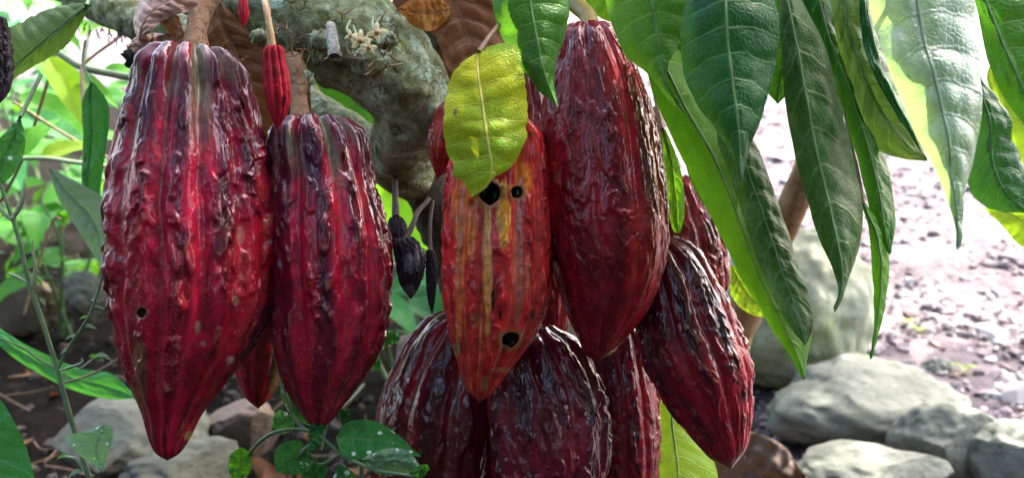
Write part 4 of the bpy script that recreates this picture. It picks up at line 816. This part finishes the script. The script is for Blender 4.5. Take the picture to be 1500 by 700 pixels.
# ------------------------------------------------------------------ thin weed stalk in front at the left
t = thing("weed_stalk", "thin upright weed stalk with side sprigs and one spotted leaf left of the largest pod", "weed", G(132, 800))
wd = .60
for pts, rr in [([(-12, 230), (8, 290), (28, 350), (42, 410), (62, 470), (84, 540), (100, 600), (118, 660), (134, 720), (150, 900)], [.0011, .0012, .0013, .0014, .0014, .0015, .0016, .0016, .0017, .0018]),
                ([(84, 541), (100, 510), (120, 480), (136, 450), (150, 405), (155, 392)], [.0011, .001, .0009, .0009, .0007, .0005]), ([(84, 541), (60, 528), (35, 510), (10, 498), (-15, 492)], [.0009, .0008, .0007, .0006, .0006]),
                ([(18, 322), (30, 300), (36, 280), (36, 262)], [.0016, .0015, .0012, .0006]), ([(18, 322), (6, 312), (-4, 296)], [.0014, .0012, .0008]), ([(48, 420), (52, 395), (49, 372), (48, 352)], [.0014, .0012, .001, .0005]),
                ([(48, 420), (30, 408), (12, 400)], [.0012, .001, .0007]), ([(118, 540), (140, 524), (158, 520)], [.0007, .0006, .0004]), ([(86, 543), (118, 532), (120, 524)], [.0008, .0007, .0006]), ([(124, 690), (112, 672), (95, 668)], [.0009, .0009, .0008])]:
    a = pxpath([(x, y, wd) for x, y in pts]); V, F = tube(a, rr, 8, 50, (.25, 400), 3); mesh_from("stem", V, F, STEM_PALE if len(pts) < 5 else STEM, t)
r = np.random.RandomState(8)
for k, (x, y, a, L) in enumerate([(150, 405, 20, 16), (140, 440, 160, 16), (136, 450, 10, 20), (128, 465, 170, 18), (122, 478, 15, 24), (112, 492, 175, 20), (130, 522, 5, 26), (104, 512, 190, 26), (140, 520, 0, 28), (52, 410, -30, 16), (50, 395, -10, 12), (58, 436, -50, 18), (66, 474, 200, 10), (92, 545, -60, 14), (36, 285, 150, 12), (8, 314, 200, 14), (120, 690, 190, 30), (124, 696, 20, 18), (100, 668, 170, 22), (150, 394, 90, 14), (80, 520, 100, 16)]):
    dr = AX * math.cos(R(a)) + AU * math.sin(R(a)) * .7 + AF * r.uniform(-.4, .4)
    g = leafgeo(P(x, y, wd), dr, AU - AF * .6, L / FPX * wd, L / FPX * wd * .42, .6, .6, 5, 10, .04, 1, k); mesh_from("leaf", g[0], g[1], LM['pale' if k % 3 else 'weed'], t, uv=g[2])
leaf_parts(t, [(150, 622), (128, 630), (96, 640), (110, 660), (130, 676), (150, 690)], avg([(152, 622), (128, 630), (110, 660), (150, 690)], [(152, 622), (166, 630), (160, 660), (151, 692)], .6), [(152, 621), (166, 628), (163, 650), (156, 672), (151, 692)], .575, .575, LM['spotpale'], seed=95, name='leaf', nv=50, nh=10, rib=.5, quilt=.0006)
# ------------------------------------------------------------------ broad-leaved weeds beyond, on the left, each rooted in the ground
def weed(name, label, x, dist, h, nleaf, mat, seed, ll=(.12, .21), ww=.5, spread=.26, group="leafy weeds behind the pods on the left", cat="plant"):
    r = np.random.RandomState(seed); base = np.array([x, dist, 0.])
    t = thing(name, label, cat, base, group); gs = []; st = []
    ns = max(2, nleaf // 6)
    for k in range(ns):
        tip = base + [r.uniform(-spread, spread), r.uniform(-spread, spread) * .8, h * r.uniform(.6, 1.)]
        midp = (base + tip) / 2 + [r.uniform(-.03, .03), 0, h * .1]
        st.append(tube(np.array([base + [r.uniform(-.02, .02), 0, -.02], midp, tip]), [.0045, .0035, .002], 7, 14))
        for j in range(max(3, nleaf // ns)):
            f = r.uniform(.25, 1.0); p = base * (1 - f) ** 2 + 2 * f * (1 - f) * midp + f * f * tip
            a = r.uniform(0, 2 * np.pi); dr = np.array([np.cos(a), np.sin(a), r.uniform(-.1, .7)])
            L = r.uniform(*ll); pe = p + dr / np.linalg.norm(dr) * L * .35
            st.append(tube(np.array([p, (p + pe) / 2 + [0, 0, .006], pe]), [.0016, .0013, .0011], 5, 6))
            gs.append(leafgeo(pe, dr, np.array([0, -.25, 1.]), L, L * ww * r.uniform(.8, 1.2), r.uniform(.4, 1.2), r.uniform(-.1, .5), 9, 16, .02, .9, k + j))
    V, F, U = joinuv(gs); mesh_from("foliage", V, F, LM[mat], t, uv=U)
    V, F = join(st); mesh_from("stem", V, F, STEM, t)
    return t
WD = [(-.95, 2.0, .42, 26, 'weed', 'bright green broad-leaved weed low at the left beyond the dark soil'), (-1.35, 2.25, .55, 30, 'weed2', 'tall cool green weed near the left border'), (-.72, 2.35, .46, 24, 'weed', 'bright weed seen just left of the largest pod'),
      (-1.15, 2.7, .5, 26, 'weed', 'yellowish green bushy weed farther back at the left'), (-.85, 2.9, .55, 26, 'weed2', 'dark green weed farther back near the branch'), (-1.55, 3.1, .6, 26, 'weed', 'tallest pale green weed under the nibbled leaf'),
      (-.30, 2.3, .5, 24, 'weed', 'bright weed glimpsed between the left pods and the limb'), (-.22, 1.75, .34, 22, 'weed2', 'short weed behind the shrivelled black pod'), (-.12, 2.1, .5, 24, 'weed', 'leafy weed in the gap right of the dark purple-red pod'),
      (-.02, 1.7, .28, 18, 'weed2', 'low weed deep between the pods'), (.12, 2.4, .5, 20, 'weed2', 'weed hidden behind the central pods'), (-1.9, 2.6, .6, 26, 'weed2', 'weed clump at the far left edge'), (-.55, 3.2, .6, 24, 'weed', 'distant light green weed over the shoulder of the largest pod')]
WD += [(-1.1, 3.6, .7, 30, 'weed', 'leafy weed at mid distance under the thin branch'), (-1.8, 3.7, .75, 30, 'weed2', 'cool green weed at mid distance near the left border'), (-2.4, 3.9, .8, 30, 'weed', 'bright bush far left in the distance'), (-.7, 4.0, .8, 30, 'weed2', 'dark bush in the distance over the largest pod'), (-.1, 3.6, .75, 30, 'weed', 'bush in the distance behind the limb'),
       (-1.4, 4.7, .9, 34, 'weed2', 'farthest dark bush left of the limb'), (-2.2, 5.0, 1.0, 34, 'weed', 'farthest bright bush at the left'), (-.5, 2.7, .6, 26, 'weed2', 'shaded weed right behind the largest pod'), (-1.75, 2.1, .5, 26, 'weed', 'bright weed touching the left border'), (-1.05, 1.75, .26, 16, 'weed2', 'small shaded weed on the dark soil at the left')]
for k, (x, y, h, n, mt, lb) in enumerate(WD): weed("leafy_weed", lb, x, y, h, n, mt, 100 + k)
# crossing vine stems in the left gap
t = thing("creeper", "pale green creeper stems crossing the gap left of the largest pod", "vine", P(60, 60, .95))
for pts, rr in [([(-60, 30, 1.0), (0, 62, .98), (40, 66, .96), (80, 75, .95), (118, 98, .94), (160, 108, .94), (215, 118, .94)], .0042), ([(-30, 235, 1.1), (60, 232, 1.08), (110, 238, 1.06), (170, 246, 1.05)], .003), ([(-20, 330, 1.2), (30, 240, 1.15), (70, 120, 1.1), (90, 40, 1.1), (95, -60, 1.1)], .0025),
                ([(120, 100, .93), (122, 150, .90), (128, 200, .86), (124, 262, .85)], .0022), ([(118, 98, .94), (140, 80, .95), (165, 62, .96), (180, 50, .97)], .002), ([(35, 460, 1.1), (75, 330, 1.1), (90, 322, 1.1)], .002), ([(95, 560, .9), (140, 545, .9), (185, 518, .9)], .0012), ([(20, 150, 1.1), (100, 200, 1.1), (160, 232, 1.1)], .002)]:
    a = pxpath(pts); V, F = tube(a, [rr * .8] * len(pts), 8, 40); mesh_from("stem", V, F, STEM_PALE if rr > .0025 else STEM_BROWN, t)
for k, (x, y, a, L, mt) in enumerate([(70, 85, -55, 130, 'lime'), (100, 110, -20, 90, 'weed'), (40, 70, -40, 100, 'weed'), (150, 108, 20, 70, 'weed'), (60, 232, 30, 90, 'lime'), (20, 236, 60, 100, 'weed'), (110, 238, -15, 80, 'weed2'), (20, 170, -10, 130, 'weed2'), (30, 140, -25, 150, 'weed'), (80, 40, 20, 70, 'bright'), (60, 20, -30, 80, 'weed')]):
    d = 1.0 + .02 * k; dr = AX * math.cos(R(a)) + AU * math.sin(R(a)) + AF * .15
    g = leafgeo(P(x, y, d), dr, AU * .7 - AF * .7 + AX * .2, L / FPX * d, L / FPX * d * .4, .5, .3, 9, 20, .02, .9, k); mesh_from("leaf", g[0], g[1], LM[mt], t, uv=g[2])
# ------------------------------------------------------------------ leaf litter, twigs, crumbs of soil on the dark bed
def litter():
    r = np.random.RandomState(31); gs, tw = [], []
    for k in range(230):
        p = G(r.uniform(-200, 1150), 330 + 420 * r.rand()) ; p[2] = r.uniform(.0, .02)
        if p[0] > .42: continue
        a = r.uniform(0, 6.3); L = r.uniform(.02, .085)
        gs.append(leafgeo(p, np.array([np.cos(a), np.sin(a), r.uniform(-.1, .4)]), np.array([r.uniform(-.3, .3), -.3, 1.]), L, L * r.uniform(.3, .6), r.uniform(-.6, 1.2), r.uniform(-.4, .6), 5, 8, .05, 1, k))
    V, F, U = joinuv(gs); o = mesh_from("leaf_litter", V, F, LM['darkbrown'], uv=U, origin=(0, 1.6, 0)); tag(o, "brown leaf litter scattered over the dark soil", "leaf litter", kind="stuff")
    for k in range(160):
        p = G(r.uniform(-200, 1150), 330 + 420 * r.rand()); p[2] = r.uniform(.005, .03); a = r.uniform(0, 6.3); L = r.uniform(.02, .12)
        if p[0] > .5: continue
        q = p + L * np.array([np.cos(a), np.sin(a), r.uniform(-.1, .25)])
        tw.append(tube(np.array([p, (p + q) / 2 + r.normal(size=3) * .004, q]), [.0012, .001, .0006], 5, 7))
    V, F = join(tw); o = mesh_from("twig_litter", V, F, STEM_BROWN, origin=(0, 1.6, 0)); tag(o, "fine dead twigs lying on the dark soil", "twigs", kind="stuff")
    V0, F0 = ICO1; Vs, Fs, off = [], [], 0
    for k in range(3200):
        p = G(r.uniform(-250, 1150), 300 + 430 * r.rand())
        if p[0] > .45: continue
        s_ = .002 + .012 * r.rand() ** 4; v = V0 * (1 + .3 * r.randn(len(V0)))[:, None] * s_ * r.uniform(.6, 1.3, 3); v[:, 2] *= .7
        Vs.append(v + p + [0, 0, s_ * .4]); Fs.append(F0 + off); off += len(v)
    o = mesh_from("soil_crumbs", np.vstack(Vs), np.vstack(Fs), plain("soil_crumb", (.012, .009, .007), .9, (.05, .04, .032), 30, .5), smooth=False, origin=(0, 1.6, 0)); tag(o, "crumbs of dark earth and grit in the shaded bed", "soil", kind="stuff")
litter()
for k, (x, y) in enumerate([(1328, 470), (1345, 482), (1412, 540), (1298, 342)]):
    b = G(x, y + 8); t = thing("seedling", ["tiny yellow-green seedling in the gravel", "second tiny seedling right beside the first in the gravel", "larger three-leaved seedling in the gravel near the right", "faint seedling far back on the pale path"][k], "seedling", b, "seedlings in the gravel")
    gs = [leafgeo(b + [0, 0, .012], np.array([np.cos(a), np.sin(a) * .6, .5]), np.array([0, 0, 1.]), .03 + .01 * (k == 2), .012, .6, .3, 5, 8) for a in (0.3, 2.2, 4.4)]
    V, F, U = joinuv(gs); mesh_from("leaf", V, F, LM['lime'], t, uv=U)
    V, F = tube(np.array([b - [0, 0, .01], b + [0, 0, .014]]), [.0012, .001], 6, 4); mesh_from("stem", V, F, STEM, t)
# ------------------------------------------------------------------ unseen trees and shrubs added around the viewpoint to darken reflections
def unseen_tree(x, y, h, rad, n, seed, label):
    r = np.random.RandomState(seed); t = thing("cacao_tree", label, "tree", (x, y, 0), "unseen trees added around the viewpoint")
    top = np.array([x, y, h])
    tr = [tube(np.array([[x, y, -.05], [x + .05, y, h * .5], top]), [.07, .055, .035], 14, 20, (.2, 9), seed)]
    gs = []
    for k in range(9):
        e = top + r.normal(size=3) * rad * np.array([.55, .55, .4]); s0 = np.array([x + .03, y, h * r.uniform(.5, .9)]); tr.append(tube(np.array([s0, (s0 + e) / 2 + [0, 0, .08], e]), [.03, .02, .01], 8, 10))
        for j in range(n // 9):
            p = e + r.normal(size=3) * rad * .33; a = r.uniform(0, 6.28); L = r.uniform(.18, .30)
            if p[1] > -.35 and p[2] < 1.25: continue
            gs.append(leafgeo(p, np.array([np.cos(a), np.sin(a), r.uniform(-1.3, .1)]), np.array([0, 0, 1.]), L, L * .34, .6, .2, 5, 8))
    V, F = join(tr); mesh_from("trunk", V, F, BARK_DARK, t)
    V, F, U = joinuv(gs); mesh_from("unseen_crown", V, F, LM['grove'], t, uv=U)
for k, a in enumerate([(-.8, -.9, 2.0, .8, 330, "tree of the grove arching over the viewpoint from the left"), (1.0, -.9, 2.1, .85, 800, "tree of the grove arching over the viewpoint from the right"), (-1.7, -1.3, 1.5, .85, 800, "tree of the grove behind on the left"), (.3, -2.3, 1.3, .9, 700, "tree of the grove straight behind the viewpoint"), (1.9, -1.2, 1.5, .85, 800, "tree of the grove behind on the right"), (-2.6, .4, 1.7, .9, 700, "tree of the grove off to the left"),
                       (1.5, -3.6, 2.5, 1.2, 900, "tall tree of the grove far behind on the right")]):
    unseen_tree(*a[:5], 200 + k, a[5])

for k, a in enumerate(np.linspace(R(188), R(352), 13)):  # unseen shrubs added to block low bright sky from the pod reflections
    rad = 2.1 + .5 * (k % 2); hh = [1.5, 1.2, 1.7][k % 3]
    weed("unseen_shrub", "unseen shrub added around the viewpoint, " + ["round and low", "slim", "tallest", "leaning left", "leaning right", "open in the middle", "dense", "ragged", "wide", "young", "darkest", "drooping", "bushy"][k], rad * math.cos(a), rad * math.sin(a), hh, 190, 'grove', 300 + k, ll=(.18, .32), ww=.4, spread=.55, group="undergrowth around the viewpoint", cat="shrub")
